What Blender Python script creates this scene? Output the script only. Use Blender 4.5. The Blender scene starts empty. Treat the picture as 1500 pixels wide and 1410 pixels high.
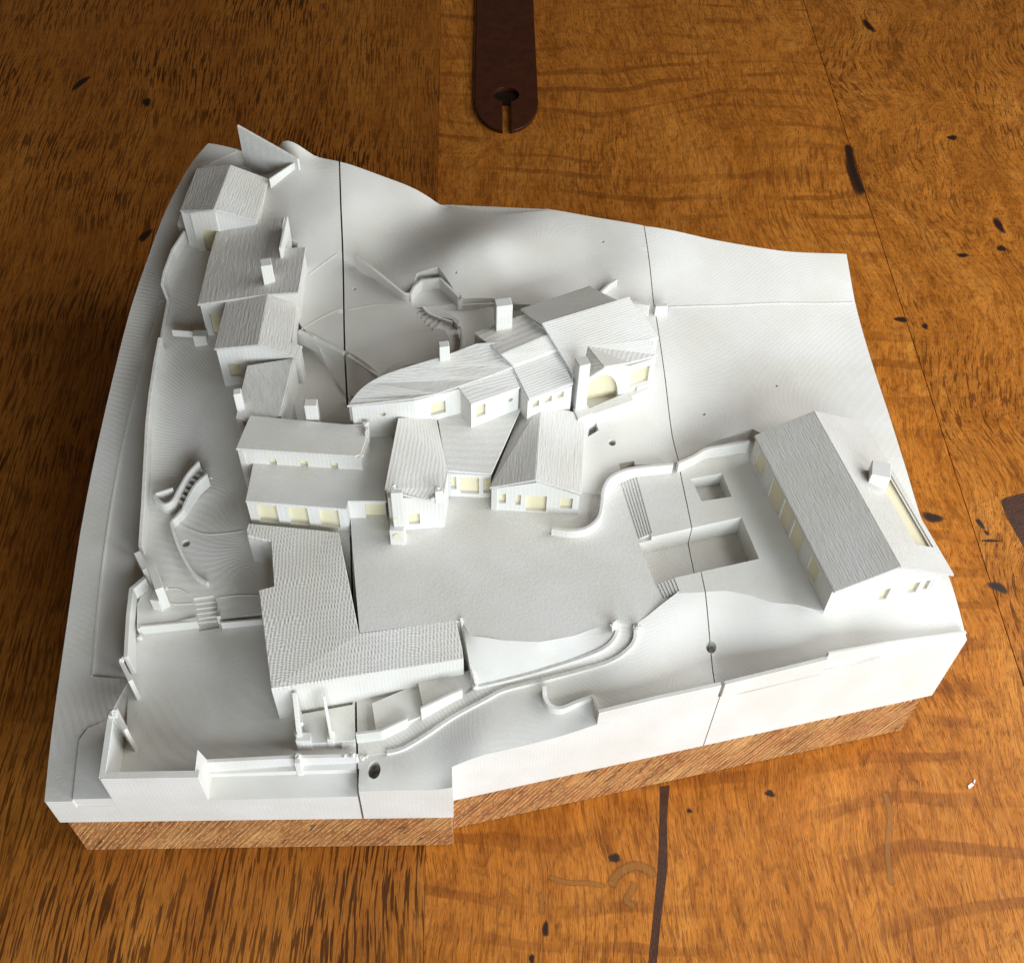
import bpy, bmesh, math, random
import numpy as np
from mathutils import Vector, Matrix
from mathutils.geometry import tessellate_polygon, delaunay_2d_cdt
random.seed(7)
SC = 0.01                       # plan is in centimetres
scene = bpy.context.scene
COL = scene.collection

# ------------------------------------------------------------------ camera
cam = bpy.data.cameras.new('camera'); camo = bpy.data.objects.new('camera', cam); COL.objects.link(camo)
cam.sensor_fit = 'HORIZONTAL'; cam.sensor_width = 36.0; cam.lens = 42.0
cam.clip_start = 0.01; cam.clip_end = 50
CAMP = Vector((19.9417,-22.6797,59.4000)) * SC
camo.matrix_world = Matrix.Translation(CAMP) @ Matrix(((0.999446,0.008409,-0.032211),(-0.026363,0.790742,-0.611582),(0.020328,0.612092,0.790525))).to_4x4()
scene.camera = camo
scene.render.resolution_x = 1024; scene.render.resolution_y = 962

# ------------------------------------------------------------------ light: a window in front and one at the right, dim warm room
world = bpy.data.worlds.new('World'); scene.world = world; world.use_nodes = True
bg = world.node_tree.nodes['Background']
bg.inputs['Color'].default_value = (1.0, 0.78, 0.53, 1); bg.inputs['Strength'].default_value = 0.06
def area(name, loc, aim, sx, sy, power, color):
    L = bpy.data.lights.new(name, 'AREA'); L.shape = 'RECTANGLE'; L.size = sx; L.size_y = sy; L.energy = power; L.color = color
    o = bpy.data.objects.new(name, L); COL.objects.link(o); o.location = loc
    o.rotation_euler = (Vector(aim) - Vector(loc)).to_track_quat('-Z', 'Y').to_euler()
    return o
area('front_window_light', (0.74, -1.14, 0.50), (0.22, 0.12, 0.06), 1.2, 0.8, 26.5, (0.86, 0.94, 1.0))
area('side_window_light', (1.00, 0.10, 0.58), (0.26, 0.16, 0.06), 0.85, 0.75, 8.0, (0.97, 0.985, 0.985))
vs = scene.view_settings; vs.view_transform = 'Standard'; vs.look = 'None'; vs.exposure = 0.16; vs.gamma = 1.0
scene.render.engine = 'CYCLES'
scene.cycles.max_bounces = 8; scene.cycles.diffuse_bounces = 5

# ------------------------------------------------------------------ materials
def nt(name):
    m = bpy.data.materials.new(name); m.use_nodes = True
    t = m.node_tree; b = t.nodes['Principled BSDF']
    return m, t, b
def N(t, typ, **kw):
    n = t.nodes.new(typ)
    for k, v in kw.items():
        if k.startswith('i_'):
            n.inputs[k[2:]].default_value = v
        else: setattr(n, k, v)
    return n
def L(t, a, b): t.links.new(a, b)
def noise(t, vec, scale, detail=3, rough=0.5, dist=0.0):
    n = N(t, 'ShaderNodeTexNoise'); n.inputs['Scale'].default_value = scale; n.inputs['Detail'].default_value = detail
    n.inputs['Roughness'].default_value = rough; n.inputs['Distortion'].default_value = dist
    if vec is not None: L(t, vec, n.inputs['Vector'])
    return n
def ramp(t, fac, stops):
    r = N(t, 'ShaderNodeValToRGB'); L(t, fac, r.inputs['Fac'])
    e = r.color_ramp.elements
    while len(e) < len(stops): e.new(0.5)
    for i, (p, c) in enumerate(stops):
        e[i].position = p; e[i].color = c if len(c) == 4 else (*c, 1)
    return r
def math_(t, op, a, b=None, c=None):
    n = N(t, 'ShaderNodeMath', operation=op)
    for i, v in enumerate((a, b, c)):
        if v is None: continue
        if isinstance(v, (int, float)): n.inputs[i].default_value = v
        else: L(t, v, n.inputs[i])
    return n.outputs[0]
def mapping(t, vec, scale, rot=(0, 0, 0), loc=(0, 0, 0)):
    m = N(t, 'ShaderNodeMapping'); m.inputs['Scale'].default_value = scale; m.inputs['Rotation'].default_value = rot; m.inputs['Location'].default_value = loc
    L(t, vec, m.inputs['Vector']); return m.outputs[0]
def mixc(t, fac, a, b, blend='MIX'):
    m = N(t, 'ShaderNodeMix', data_type='RGBA', blend_type=blend)
    if isinstance(fac, (int, float)): m.inputs[0].default_value = fac
    else: L(t, fac, m.inputs[0])
    for k, v in ((6, a), (7, b)):
        if isinstance(v, tuple): m.inputs[k].default_value = (*v, 1) if len(v) == 3 else v
        else: L(t, v, m.inputs[k])
    return m.outputs[2]

def plastic(name, layer=0.045, strength=0.35, raster=0.0, ribs=0.0, lump=0.0, weave=0.0, tint=(0.70, 0.688, 0.660)):
    """white printed plastic: stepped layers in z, raster passes on flats, ribs down walls"""
    m, t, b = nt(name)
    pos = N(t, 'ShaderNodeNewGeometry').outputs['Position']
    cm = mapping(t, pos, (100, 100, 100))
    nz1 = noise(t, cm, 0.35, 3); nz2 = noise(t, cm, 5.0, 4, 0.6); nz3 = noise(t, cm, 24.0, 2)
    sep = N(t, 'ShaderNodeSeparateXYZ'); L(t, cm, sep.inputs[0])
    zz = math_(t, 'ADD', sep.outputs[2], math_(t, 'MULTIPLY', nz2.outputs['Fac'], 0.035))
    st = math_(t, 'SINE', math_(t, 'MULTIPLY', zz, 6.28318 / layer))
    h = math_(t, 'MULTIPLY', st, strength * 0.010)
    if raster:
        d = math_(t, 'ADD', math_(t, 'MULTIPLY', sep.outputs[0], 0.62), math_(t, 'MULTIPLY', sep.outputs[1], 0.78))
        rs = math_(t, 'SINE', math_(t, 'MULTIPLY', math_(t, 'ADD', d, math_(t, 'MULTIPLY', nz2.outputs['Fac'], 0.05)), 6.28318 / 0.11))
        h = math_(t, 'ADD', h, math_(t, 'MULTIPLY', rs, raster * 0.004))
    if ribs:
        d = math_(t, 'ADD', sep.outputs[0], sep.outputs[1])
        rs = math_(t, 'SINE', math_(t, 'MULTIPLY', math_(t, 'ADD', d, math_(t, 'MULTIPLY', nz1.outputs['Fac'], 0.3)), 6.28318 / 0.2))
        h = math_(t, 'ADD', h, math_(t, 'MULTIPLY', rs, ribs * 0.004))
    if weave:
        d1 = math_(t, 'ADD', math_(t, 'MULTIPLY', sep.outputs[0], 0.80), math_(t, 'MULTIPLY', sep.outputs[1], 0.60))
        d2 = math_(t, 'ADD', math_(t, 'MULTIPLY', sep.outputs[0], -0.35), math_(t, 'MULTIPLY', sep.outputs[1], 0.94))
        w = math_(t, 'MULTIPLY', nz1.outputs['Fac'], 1.6)
        s1 = math_(t, 'SINE', math_(t, 'MULTIPLY', math_(t, 'ADD', d1, w), 6.28318 / 0.17))
        s2 = math_(t, 'SINE', math_(t, 'MULTIPLY', math_(t, 'ADD', d2, w), 6.28318 / 0.26))
        h = math_(t, 'ADD', h, math_(t, 'MULTIPLY', math_(t, 'ADD', math_(t, 'MULTIPLY', s1, s2), math_(t, 'MULTIPLY', s1, 0.6)), weave * 0.008))
    if lump:
        lm = noise(t, mapping(t, cm, (1.1, 1.1, 30)), 1.0, 4, 0.75)
        h = math_(t, 'ADD', h, math_(t, 'MULTIPLY', lm.outputs['Fac'], lump * 0.075))
    h = math_(t, 'ADD', h, math_(t, 'MULTIPLY', nz2.outputs['Fac'], 0.007))
    h = math_(t, 'ADD', h, math_(t, 'MULTIPLY', nz3.outputs['Fac'], 0.004))
    bp = N(t, 'ShaderNodeBump'); bp.inputs['Strength'].default_value = 1.0; bp.inputs['Distance'].default_value = 0.01
    L(t, h, bp.inputs['Height']); L(t, bp.outputs[0], b.inputs['Normal'])
    c0 = mixc(t, ramp(t, nz1.outputs['Fac'], [(0.35, (0, 0, 0)), (0.65, (1, 1, 1))]).outputs[0], (tint[0] * 0.93, tint[1] * 0.92, tint[2] * 0.88), tint)
    sp = ramp(t, noise(t, cm, 9.0, 2).outputs['Fac'], [(0.24, (0.55, 0.53, 0.5)), (0.29, (1, 1, 1))])
    c1 = mixc(t, 0.35, c0, sp.outputs[0], 'MULTIPLY')
    L(t, c1, b.inputs['Base Color'])
    b.inputs['Roughness'].default_value = 0.55; b.inputs['Specular IOR Level'].default_value = 0.35
    return m
M_TERR = plastic('printed_plastic_ground', layer=0.05, strength=0.12, raster=0.12)
M_STEP = plastic('printed_plastic_stepped', layer=0.045, strength=0.34)
M_FLAT = plastic('printed_plastic_flat', layer=0.06, strength=0.2, raster=0.8)
M_WALL = plastic('printed_plastic_wall', layer=0.10, strength=0.3, ribs=0.45)
M_SIDE = plastic('printed_plastic_side', layer=0.20, strength=0.3, ribs=0.22)
M_ROOF = plastic('printed_plastic_roof', layer=0.05, strength=0.2, lump=0.75)
M_ROOF2 = plastic('printed_plastic_flat_roof', layer=0.05, strength=0.4, raster=1.0, lump=0.25)
M_WEAVE = plastic('printed_plastic_woven_roof', layer=0.05, strength=0.1, weave=1.15)
M_CREAM_GLOW = plastic('cream_glow_plastic', layer=0.1, strength=0.2, tint=(0.72, 0.665, 0.47))  # same white plastic; warm light coming through is painted in as cream

def wood(name, cols, fx=4.2, fy=0.32, lo=0.52, hi=0.58, warp=0.6, dark=0.85, rough=0.33, flame=0.0, seed=0.0, mottle=0.5, pore=0.6, zmin=0.15, lite=0.3):
    """oak: tonal figure, long fibres, fine pores and darker ray flecks that follow a warped grain"""
    m, t, b = nt(name); cols = [(min(0.85, c[0] * 1.16), c[1] * 1.15, c[2] * 0.95) for c in cols[:3]] + cols[3:]
    cm = mapping(t, N(t, 'ShaderNodeNewGeometry').outputs['Position'], (100, 100, 100), loc=(seed * 13, seed * 7, 0))
    lo_n = noise(t, cm, 0.05, 2, 0.5)
    wv = N(t, 'ShaderNodeVectorMath', operation='MULTIPLY_ADD')
    L(t, lo_n.outputs['Color'], wv.inputs[0]); wv.inputs[1].default_value = (warp * 8, warp * 8, 0); L(t, cm, wv.inputs[2])
    v = wv.outputs[0]
    fl = noise(t, mapping(t, v, (fx, fy, 1)), 1.0, 2, 0.5)
    po = noise(t, mapping(t, v, (fx * 4.2, fy * 4.0, 1), loc=(3, 9, 0)), 1.0, 2, 0.5)
    tone = noise(t, mapping(t, v, (0.30, 0.06, 1)), 1.0, 5, 0.65)
    mot = noise(t, mapping(t, v, (1.1, 0.55, 1), loc=(1, 4, 0)), 1.0, 4, 0.7, 1.2)
    fine = noise(t, mapping(t, v, (22, 0.45, 1)), 1.0, 5, 0.75)
    base = ramp(t, tone.outputs['Fac'], [(0.28, cols[0]), (0.5, cols[1]), (0.72, cols[2])]).outputs[0]
    base = mixc(t, mottle, base, ramp(t, mot.outputs['Fac'], [(0.30, (0.52, 0.46, 0.40)), (0.5, (0.98, 0.98, 0.98)), (0.70, (1.28, 1.30, 1.30))]).outputs[0], 'MULTIPLY')
    base = mixc(t, 0.55, base, ramp(t, fine.outputs['Fac'], [(0.28, (0.50, 0.44, 0.40)), (0.55, (1.02, 1.02, 1.02)), (0.75, (1.25, 1.25, 1.25))]).outputs[0], 'MULTIPLY')
    f1 = ramp(t, fl.outputs['Fac'], [(lo, (0, 0, 0)), (hi, (1, 1, 1))]).outputs[0]
    f2 = ramp(t, po.outputs['Fac'], [(0.58, (0, 0, 0)), (0.65, (1, 1, 1))]).outputs[0]
    f3 = ramp(t, noise(t, mapping(t, v, (fx * 1.9, fy * 3.0, 1), loc=(7, 2, 0)), 1.0, 3, 0.6, 0.8).outputs['Fac'], [(0.56, (0, 0, 0)), (0.70, (1, 1, 1))]).outputs[0]
    base = mixc(t, math_(t, 'MULTIPLY', f3, lite), base, cols[5])
    zone = ramp(t, noise(t, cm, 0.10, 3, 0.6).outputs['Fac'], [(0.36, (zmin, zmin, zmin)), (0.62, (1, 1, 1))]).outputs[0]
    f1 = math_(t, 'MULTIPLY', f1, zone)
    base = mixc(t, math_(t, 'MULTIPLY', f1, dark), base, cols[3])
    base = mixc(t, math_(t, 'MULTIPLY', f2, pore), base, cols[4])
    f4 = ramp(t, noise(t, mapping(t, v, (fx * 2.4, fy * 0.35, 1), loc=(4, 6, 0)), 1.0, 3, 0.6).outputs['Fac'], [(0.55, (0, 0, 0)), (0.66, (1, 1, 1))]).outputs[0]
    base = mixc(t, math_(t, 'MULTIPLY', f4, 0.42), base, cols[3])
    hgt = math_(t, 'ADD', math_(t, 'ADD', math_(t, 'MULTIPLY', f1, -0.3), math_(t, 'MULTIPLY', f2, -0.5)), math_(t, 'MULTIPLY', fine.outputs['Fac'], 0.6))
    if flame:
        wv2 = N(t, 'ShaderNodeTexWave', wave_type='BANDS', bands_direction='Y')
        wv2.inputs['Scale'].default_value = 0.13; wv2.inputs['Distortion'].default_value = 9; wv2.inputs['Detail'].default_value = 4; wv2.inputs['Detail Scale'].default_value = 0.8
        L(t, mapping(t, v, (0.35, 1, 1)), wv2.inputs['Vector'])
        ff = math_(t, 'MULTIPLY', ramp(t, wv2.outputs['Fac'], [(0.78, (0, 0, 0)), (0.90, (1, 1, 1))]).outputs[0], ramp(t, noise(t, cm, 0.12, 2).outputs['Fac'], [(0.42, (0, 0, 0)), (0.58, (1, 1, 1))]).outputs[0])
        base = mixc(t, math_(t, 'MULTIPLY', ff, flame), base, cols[3])
    L(t, base, b.inputs['Base Color'])
    L(t, math_(t, 'ADD', math_(t, 'MULTIPLY', fine.outputs['Fac'], 0.25), rough - 0.12), b.inputs['Roughness']); b.inputs['Specular IOR Level'].default_value = 0.16
    bp = N(t, 'ShaderNodeBump'); bp.inputs['Strength'].default_value = 0.6; bp.inputs['Distance'].default_value = 0.0006
    L(t, hgt, bp.inputs['Height']); L(t, bp.outputs[0], b.inputs['Normal'])
    return m
OAK_A = wood('oak_straight_grain', [(0.25, 0.080, 0.013), (0.34, 0.118, 0.020), (0.43, 0.165, 0.033), (0.045, 0.0125, 0.003), (0.06, 0.018, 0.005), (0.50, 0.21, 0.05)], fx=6.6, fy=0.36, lo=0.515, hi=0.56, warp=0.30, dark=0.85, mottle=0.4, pore=0.5, zmin=0.30, lite=0.3)
OAK_B = wood('oak_figured_grain', [(0.30, 0.094, 0.013), (0.42, 0.145, 0.023), (0.52, 0.205, 0.041), (0.17, 0.046, 0.008), (0.08, 0.024, 0.006), (0.60, 0.27, 0.075)], fx=4.2, fy=0.42, lo=0.545, hi=0.60, warp=0.8, dark=0.6, flame=0.5, seed=2.0, mottle=0.8, pore=0.45, lite=0.5)
OAK_C = wood('oak_burl_grain', [(0.27, 0.086, 0.013), (0.39, 0.135, 0.022), (0.49, 0.195, 0.042), (0.10, 0.028, 0.006), (0.07, 0.021, 0.006), (0.58, 0.26, 0.075)], fx=4.6, fy=0.55, lo=0.55, hi=0.60, warp=1.2, dark=0.75, seed=5.0, mottle=0.9, pore=0.6, lite=0.4)

def soft(name, col, rough=0.5, rim=3.2, amax=1.0):
    """stain that fades out at its rim (knots, filled tracks)"""
    m, t, b = nt(name)
    cm = mapping(t, N(t, 'ShaderNodeNewGeometry').outputs['Position'], (100, 100, 100))
    at = N(t, 'ShaderNodeAttribute'); at.attribute_name = 'fade'
    n = noise(t, cm, 6, 4, 0.7)
    a = math_(t, 'ADD', at.outputs['Fac'], math_(t, 'MULTIPLY', math_(t, 'SUBTRACT', n.outputs['Fac'], 0.5), 0.7))
    r = ramp(t, a, [(0.22, (0, 0, 0)), (0.62, (amax, amax, amax))])
    c = ramp(t, a, [(0.35, tuple(min(1, x * rim) for x in col)), (0.75, col)])
    L(t, c.outputs[0], b.inputs['Base Color']); b.inputs['Roughness'].default_value = rough
    tr = N(t, 'ShaderNodeBsdfTransparent'); mx = N(t, 'ShaderNodeMixShader')
    L(t, r.outputs[0], mx.inputs[0]); L(t, tr.outputs[0], mx.inputs[1]); L(t, b.outputs[0], mx.inputs[2])
    L(t, mx.outputs[0], t.nodes['Material Output'].inputs['Surface'])
    return m
M_KNOT = soft('knot_stain', (0.020, 0.0065, 0.002), 0.5, 4.5, 0.94)
M_TRACK = soft('filled_track', (0.42, 0.19, 0.055), 0.2, 0.30, 0.5)
def simple(name, col, rough=0.5, spec=0.4, bump=None):
    m, t, b = nt(name)
    cm = mapping(t, N(t, 'ShaderNodeNewGeometry').outputs['Position'], (100, 100, 100))
    n = noise(t, cm, 1.4, 4, 0.6)
    c = mixc(t, ramp(t, n.outputs['Fac'], [(0.3, (0, 0, 0)), (0.7, (1, 1, 1))]).outputs[0], tuple(x * 0.7 for x in col), tuple(min(1, x * 1.25) for x in col))
    L(t, c, b.inputs['Base Color']); b.inputs['Roughness'].default_value = rough; b.inputs['Specular IOR Level'].default_value = spec
    bp = N(t, 'ShaderNodeBump'); bp.inputs['Strength'].default_value = 0.4; bp.inputs['Distance'].default_value = 0.0008
    n2 = noise(t, cm, 9, 4, 0.6); L(t, n2.outputs['Fac'], bp.inputs['Height']); L(t, bp.outputs[0], b.inputs['Normal'])
    return m
M_LEATHER = simple('dark_brown_leather', (0.060, 0.0150, 0.0065), 0.28, 0.5)
M_EDGE = simple('raw_leather_edge', (0.20, 0.085, 0.028), 0.6, 0.3)
M_WALNUT = simple('walnut', (0.060, 0.021, 0.010), 0.4, 0.4)
M_HOLE = simple('dark_backing', (0.012, 0.006, 0.003), 0.5, 0.3)
M_CHIP = simple('white_chip', (0.85, 0.85, 0.83), 0.4, 0.5)
M_RESIN = simple('clear_filler', (0.36, 0.17, 0.055), 0.12, 0.5)

def sawn(name):
    m, t, b = nt(name)
    cm = mapping(t, N(t, 'ShaderNodeNewGeometry').outputs['Position'], (100, 100, 100))
    wv = N(t, 'ShaderNodeVectorMath', operation='MULTIPLY_ADD')
    L(t, noise(t, cm, 0.5, 3).outputs['Color'], wv.inputs[0]); wv.inputs[1].default_value = (0.18, 0, 0.18); L(t, cm, wv.inputs[2])
    v = mapping(t, wv.outputs[0], (1, 1, 1), rot=(0, math.radians(-30), 0))
    a = noise(t, mapping(t, v, (13.0, 0.6, 0.28)), 1.0, 3, 0.7)
    a2 = noise(t, mapping(t, v, (2.6, 0.5, 0.45), loc=(5, 1, 2)), 1.0, 3, 0.6)
    tone = noise(t, cm, 0.35, 3, 0.6)
    base = ramp(t, tone.outputs['Fac'], [(0.3, (0.34, 0.115, 0.030)), (0.52, (0.46, 0.205, 0.062)), (0.72, (0.58, 0.31, 0.11))]).outputs[0]
    base = mixc(t, 0.85, base, ramp(t, a.outputs['Fac'], [(0.38, (0.25, 0.16, 0.10)), (0.52, (0.95, 0.92, 0.88)), (0.66, (1.35, 1.32, 1.25))]).outputs[0], 'MULTIPLY')
    base = mixc(t, ramp(t, a2.outputs['Fac'], [(0.63, (0, 0, 0)), (0.68, (1, 1, 1))]).outputs[0], base, (0.06, 0.022, 0.01))
    sp0 = noise(t, cm, 3.0, 3, 0.6)
    a3 = noise(t, mapping(t, v, (30.0, 1.5, 0.9), loc=(2, 3, 1)), 1.0, 2, 0.6)
    base = mixc(t, 0.7, base, ramp(t, a3.outputs['Fac'], [(0.36, (0.42, 0.34, 0.28)), (0.5, (1, 1, 1)), (0.66, (1.5, 1.5, 1.45))]).outputs[0], 'MULTIPLY')
    sw = N(t, 'ShaderNodeTexWave', wave_type='BANDS', bands_direction='X'); sw.inputs['Scale'].default_value = 1.15; sw.inputs['Distortion'].default_value = 2.2; sw.inputs['Detail'].default_value = 3; sw.inputs['Detail Scale'].default_value = 3.0
    L(t, v, sw.inputs['Vector'])
    base = mixc(t, math_(t, 'MULTIPLY', ramp(t, sw.outputs['Fac'], [(0.80, (0, 0, 0)), (0.95, (1, 1, 1))]).outputs[0], ramp(t, sp0.outputs['Fac'], [(0.40, (0, 0, 0)), (0.55, (0.75, 0.75, 0.75))]).outputs[0]), base, (0.70, 0.44, 0.19))
    sp = noise(t, cm, 14, 3, 0.7)
    base = mixc(t, ramp(t, sp.outputs['Fac'], [(0.60, (0, 0, 0)), (0.68, (0.7, 0.7, 0.7))]).outputs[0], base, (0.08, 0.028, 0.012))
    L(t, base, b.inputs['Base Color']); b.inputs['Roughness'].default_value = 0.75
    bp = N(t, 'ShaderNodeBump'); bp.inputs['Strength'].default_value = 0.7; bp.inputs['Distance'].default_value = 0.0009
    L(t, math_(t, 'ADD', a.outputs['Fac'], a3.outputs['Fac']), bp.inputs['Height']); L(t, bp.outputs[0], b.inputs['Normal'])
    return m
M_SAWN = sawn('rough_sawn_oak')

# ------------------------------------------------------------------ object helpers
def obj(name, verts, faces, mat, parent=None, smooth=False):
    me = bpy.data.meshes.new(name)
    me.from_pydata([(v[0] * SC, v[1] * SC, v[2] * SC) for v in verts], [], faces)
    me.materials.append(mat)
    me.update()
    o = bpy.data.objects.new(name, me); COL.objects.link(o)
    if smooth:
        for p in me.polygons: p.use_smooth = True
    if parent is not None:
        o.parent = parent; o.matrix_parent_inverse = parent.matrix_world.inverted()
    return o
def fixn(o):
    bm = bmesh.new(); bm.from_mesh(o.data); bmesh.ops.recalc_face_normals(bm, faces=bm.faces); bm.to_mesh(o.data); bm.free(); return o
def bev(o, w=0.02, seg=1):
    bm = bmesh.new(); bm.from_mesh(o.data)
    bmesh.ops.remove_doubles(bm, verts=bm.verts, dist=1e-6)
    es = [e for e in bm.edges if len(e.link_faces) == 2 and e.calc_face_angle(0) > 0.6]
    try: bmesh.ops.bevel(bm, geom=es, offset=w * SC, segments=seg, affect='EDGES', clamp_overlap=True)
    except Exception: pass
    bm.to_mesh(o.data); bm.free(); return o
def tag(o, label, cat=None, group=None, kind=None):
    o['label'] = label
    if cat: o['category'] = cat
    if group: o['group'] = group
    if kind: o['kind'] = kind
    return o
def thing(name, loc, label, cat, group=None):
    o = bpy.data.objects.new(name, None); COL.objects.link(o); o.empty_display_size = 0.01
    o.location = (loc[0] * SC, loc[1] * SC, loc[2] * SC)
    o.matrix_world = Matrix.Translation(o.location)
    return tag(o, label, cat, group)

def prism(name, poly, zb, mat, parent, zt=None, bevel=0.02):
    """vertical prism; poly of (x,y,z) tops, zb bottom"""
    n = len(poly)
    top = [(p[0], p[1], p[2] if zt is None else zt) for p in poly]
    vs_ = top + [(p[0], p[1], zb) for p in poly]
    tri = tessellate_polygon([[Vector((p[0], p[1], 0)) for p in poly]])
    fs = [list(range(n)), [n + i for i in reversed(range(n))]] if n <= 4 else [list(t) for t in tri] + [[n + a for a in reversed(t)] for t in tri]
    fs += [[i, n + i, n + (i + 1) % n, (i + 1) % n] for i in range(n)]
    o = fixn(obj(name, vs_, fs, mat, parent))
    return bev(o, bevel) if bevel else o
def box(name, cx, cy, sx, sy, zb, zt, mat, parent, ang=0, bevel=0.02):
    c, s = math.cos(math.radians(ang)), math.sin(math.radians(ang))
    P_ = [(cx + a * sx / 2 * c - b_ * sy / 2 * s, cy + a * sx / 2 * s + b_ * sy / 2 * c, zt) for a, b_ in ((-1, -1), (1, -1), (1, 1), (-1, 1))]
    return prism(name, P_, zb, mat, parent, bevel=bevel)
def smoothline(pts, n=6):
    """Catmull-Rom through points"""
    p = [Vector(q) for q in pts]; out = []
    for i in range(len(p) - 1):
        a, b, c, d = p[max(i - 1, 0)], p[i], p[i + 1], p[min(i + 2, len(p) - 1)]
        for k in range(n):
            t = k / n
            out.append(0.5 * ((2 * b) + (c - a) * t + (2 * a - 5 * b + 4 * c - d) * t * t + (3 * b - a - 3 * c + d) * t ** 3))
    out.append(p[-1]); return [tuple(q) for q in out]
def ribbon(name, pts, w, depth, mat, parent, side=0.0, smooth=False, bevel=0.02):
    """wall along pts (x,y,ztop); depth below the top; side -1..1 shifts the body to one side of the line"""
    if smooth: pts = smoothline(pts)
    n = len(pts); V = []
    for i, p in enumerate(pts):
        a = Vector(pts[max(i - 1, 0)][:2]); b = Vector(pts[min(i + 1, n - 1)][:2]); d = (b - a).normalized()
        k = 1.0
        if 0 < i < n - 1:
            d1 = (Vector(p[:2]) - a).normalized(); k = 1 / max(0.5, d1.dot(d))
        nrm = Vector((-d.y, d.x)) * k
        c0 = Vector(p[:2]) + nrm * (side * w / 2)
        l, r = c0 + nrm * w / 2, c0 - nrm * w / 2
        V += [(l.x, l.y, p[2]), (r.x, r.y, p[2]), (r.x, r.y, p[2] - depth), (l.x, l.y, p[2] - depth)]
    F_ = [[0, 1, 2, 3], [4 * n - 4 + k for k in (3, 2, 1, 0)]]
    for i in range(n - 1):
        for k in range(4):
            F_.append([4 * i + k, 4 * i + (k + 1) % 4, 4 * i + 4 + (k + 1) % 4, 4 * i + 4 + k])
    o = fixn(obj(name, V, F_, mat, parent))
    return bev(o, bevel) if bevel else o

def wallslab(parent, a, b, zb, holes=(), top=None, thick=0.30, name='wall', mat=None, panels=True, deep=0.20, dz=None):
    """vertical wall a->b (x,y,ztop), outside to the right of a->b. holes in fractions of length and height:
    ('r',s0,s1,h0,h1) rectangle, ('o',s,h,r) round, ('a',s0,s1,h0,h1) arch. top: extra top points (s,z)"""
    mat = mat or M_WALL
    A = Vector((a[0], a[1])); Bv = Vector((b[0], b[1])); Ln = (Bv - A).length; d = (Bv - A) / Ln; nin = Vector((-d.y, d.x))
    H = min(a[2], b[2]) - zb
    outer = [(0, zb), (Ln, zb), (Ln, b[2])] + [(s * Ln, z) for s, z in reversed(list(top or ()))] + [(0, a[2])]
    loops = [outer]; hs = []
    for h in holes:
        if h[0] == 'r':
            lp = [(h[1] * Ln, zb + h[3] * H), (h[2] * Ln, zb + h[3] * H), (h[2] * Ln, zb + h[4] * H), (h[1] * Ln, zb + h[4] * H)]
        elif h[0] == 'o':
            lp = [(h[1] * Ln + h[3] * math.cos(k * math.pi / 8), zb + h[2] * H + h[3] * math.sin(k * math.pi / 8)) for k in range(16)]
        else:
            s0, s1, z0, z1 = h[1] * Ln, h[2] * Ln, zb + h[3] * H, zb + h[4] * H
            c_, rx = (s0 + s1) / 2, (s1 - s0) / 2
            lp = [(s0, z0), (s1, z0)] + [(c_ + rx * math.cos(k * math.pi / 14), z0 + (z1 - z0) * math.sin(k * math.pi / 14) ** 0.8) for k in range(1, 14)]
        loops.append(lp); hs.append((h, lp))
    def to3(s, z, off): q = A + d * s + nin * off; return (q.x, q.y, z)
    flat = [p for lp in loops for p in lp]
    tri = tessellate_polygon([[Vector((p[0], p[1], 0)) for p in lp] for lp in loops])
    n = len(flat)
    V = [to3(s, z, 0) for s, z in flat] + [to3(s, z, thick) for s, z in flat]
    F_ = [list(t) for t in tri] + [[n + k for k in reversed(t)] for t in tri]
    i0 = 0
    for lp in loops:
        m = len(lp)
        F_ += [[i0 + k, i0 + (k + 1) % m, n + i0 + (k + 1) % m, n + i0 + k] for k in range(m)]
        i0 += m
    w = fixn(obj(name, V, F_, mat, parent))
    if panels:
        for h, lp in hs:
            dd = h[5] if (h[0] in 'ra' and len(h) > 5) else (deep if h[0] != 'a' else 0.9)
            cx = sum(p[0] for p in lp) / len(lp); cz = sum(p[1] for p in lp) / len(lp)
            g = [(cx + (p[0] - cx) * 1.06, cz + (p[1] - cz) * 1.06) for p in lp] if dd > thick else [(p[0], p[1]) for p in lp]
            m = len(g)
            V2 = [to3(s, z, dd) for s, z in g] + [to3(s, z, dd + 0.1) for s, z in g]
            F2 = [list(range(m)), [m + k for k in reversed(range(m))]] + [[k, (k + 1) % m, m + (k + 1) % m, m + k] for k in range(m)]
            if dd > thick:
                V2 += [to3(s, z, thick - 0.02) for s, z in g]; F2 += [[k, (k + 1) % m, 2 * m + (k + 1) % m, 2 * m + k] for k in range(m)]
            fixn(obj('window', V2, F2, M_CREAM_GLOW, w))
    return w
def roof(parent, polys, thick=0.16, mat=None, name='roof', bevel=0.025):
    """polys: list of 3-D polygons; every plane becomes its own slab"""
    out = []
    for poly in polys:
        n = len(poly)
        tri = tessellate_polygon([[Vector((p[0], p[1], 0)) for p in poly]])
        V = [tuple(p) for p in poly] + [(p[0], p[1], p[2] - thick) for p in poly]
        F_ = [list(t) for t in tri] + [[n + k for k in reversed(t)] for t in tri] + [[k, n + k, n + (k + 1) % n, (k + 1) % n] for k in range(n)]
        o = fixn(obj(name, V, F_, mat or M_ROOF, parent)); bevel and bev(o, bevel); out.append(o)
    return out
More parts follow.
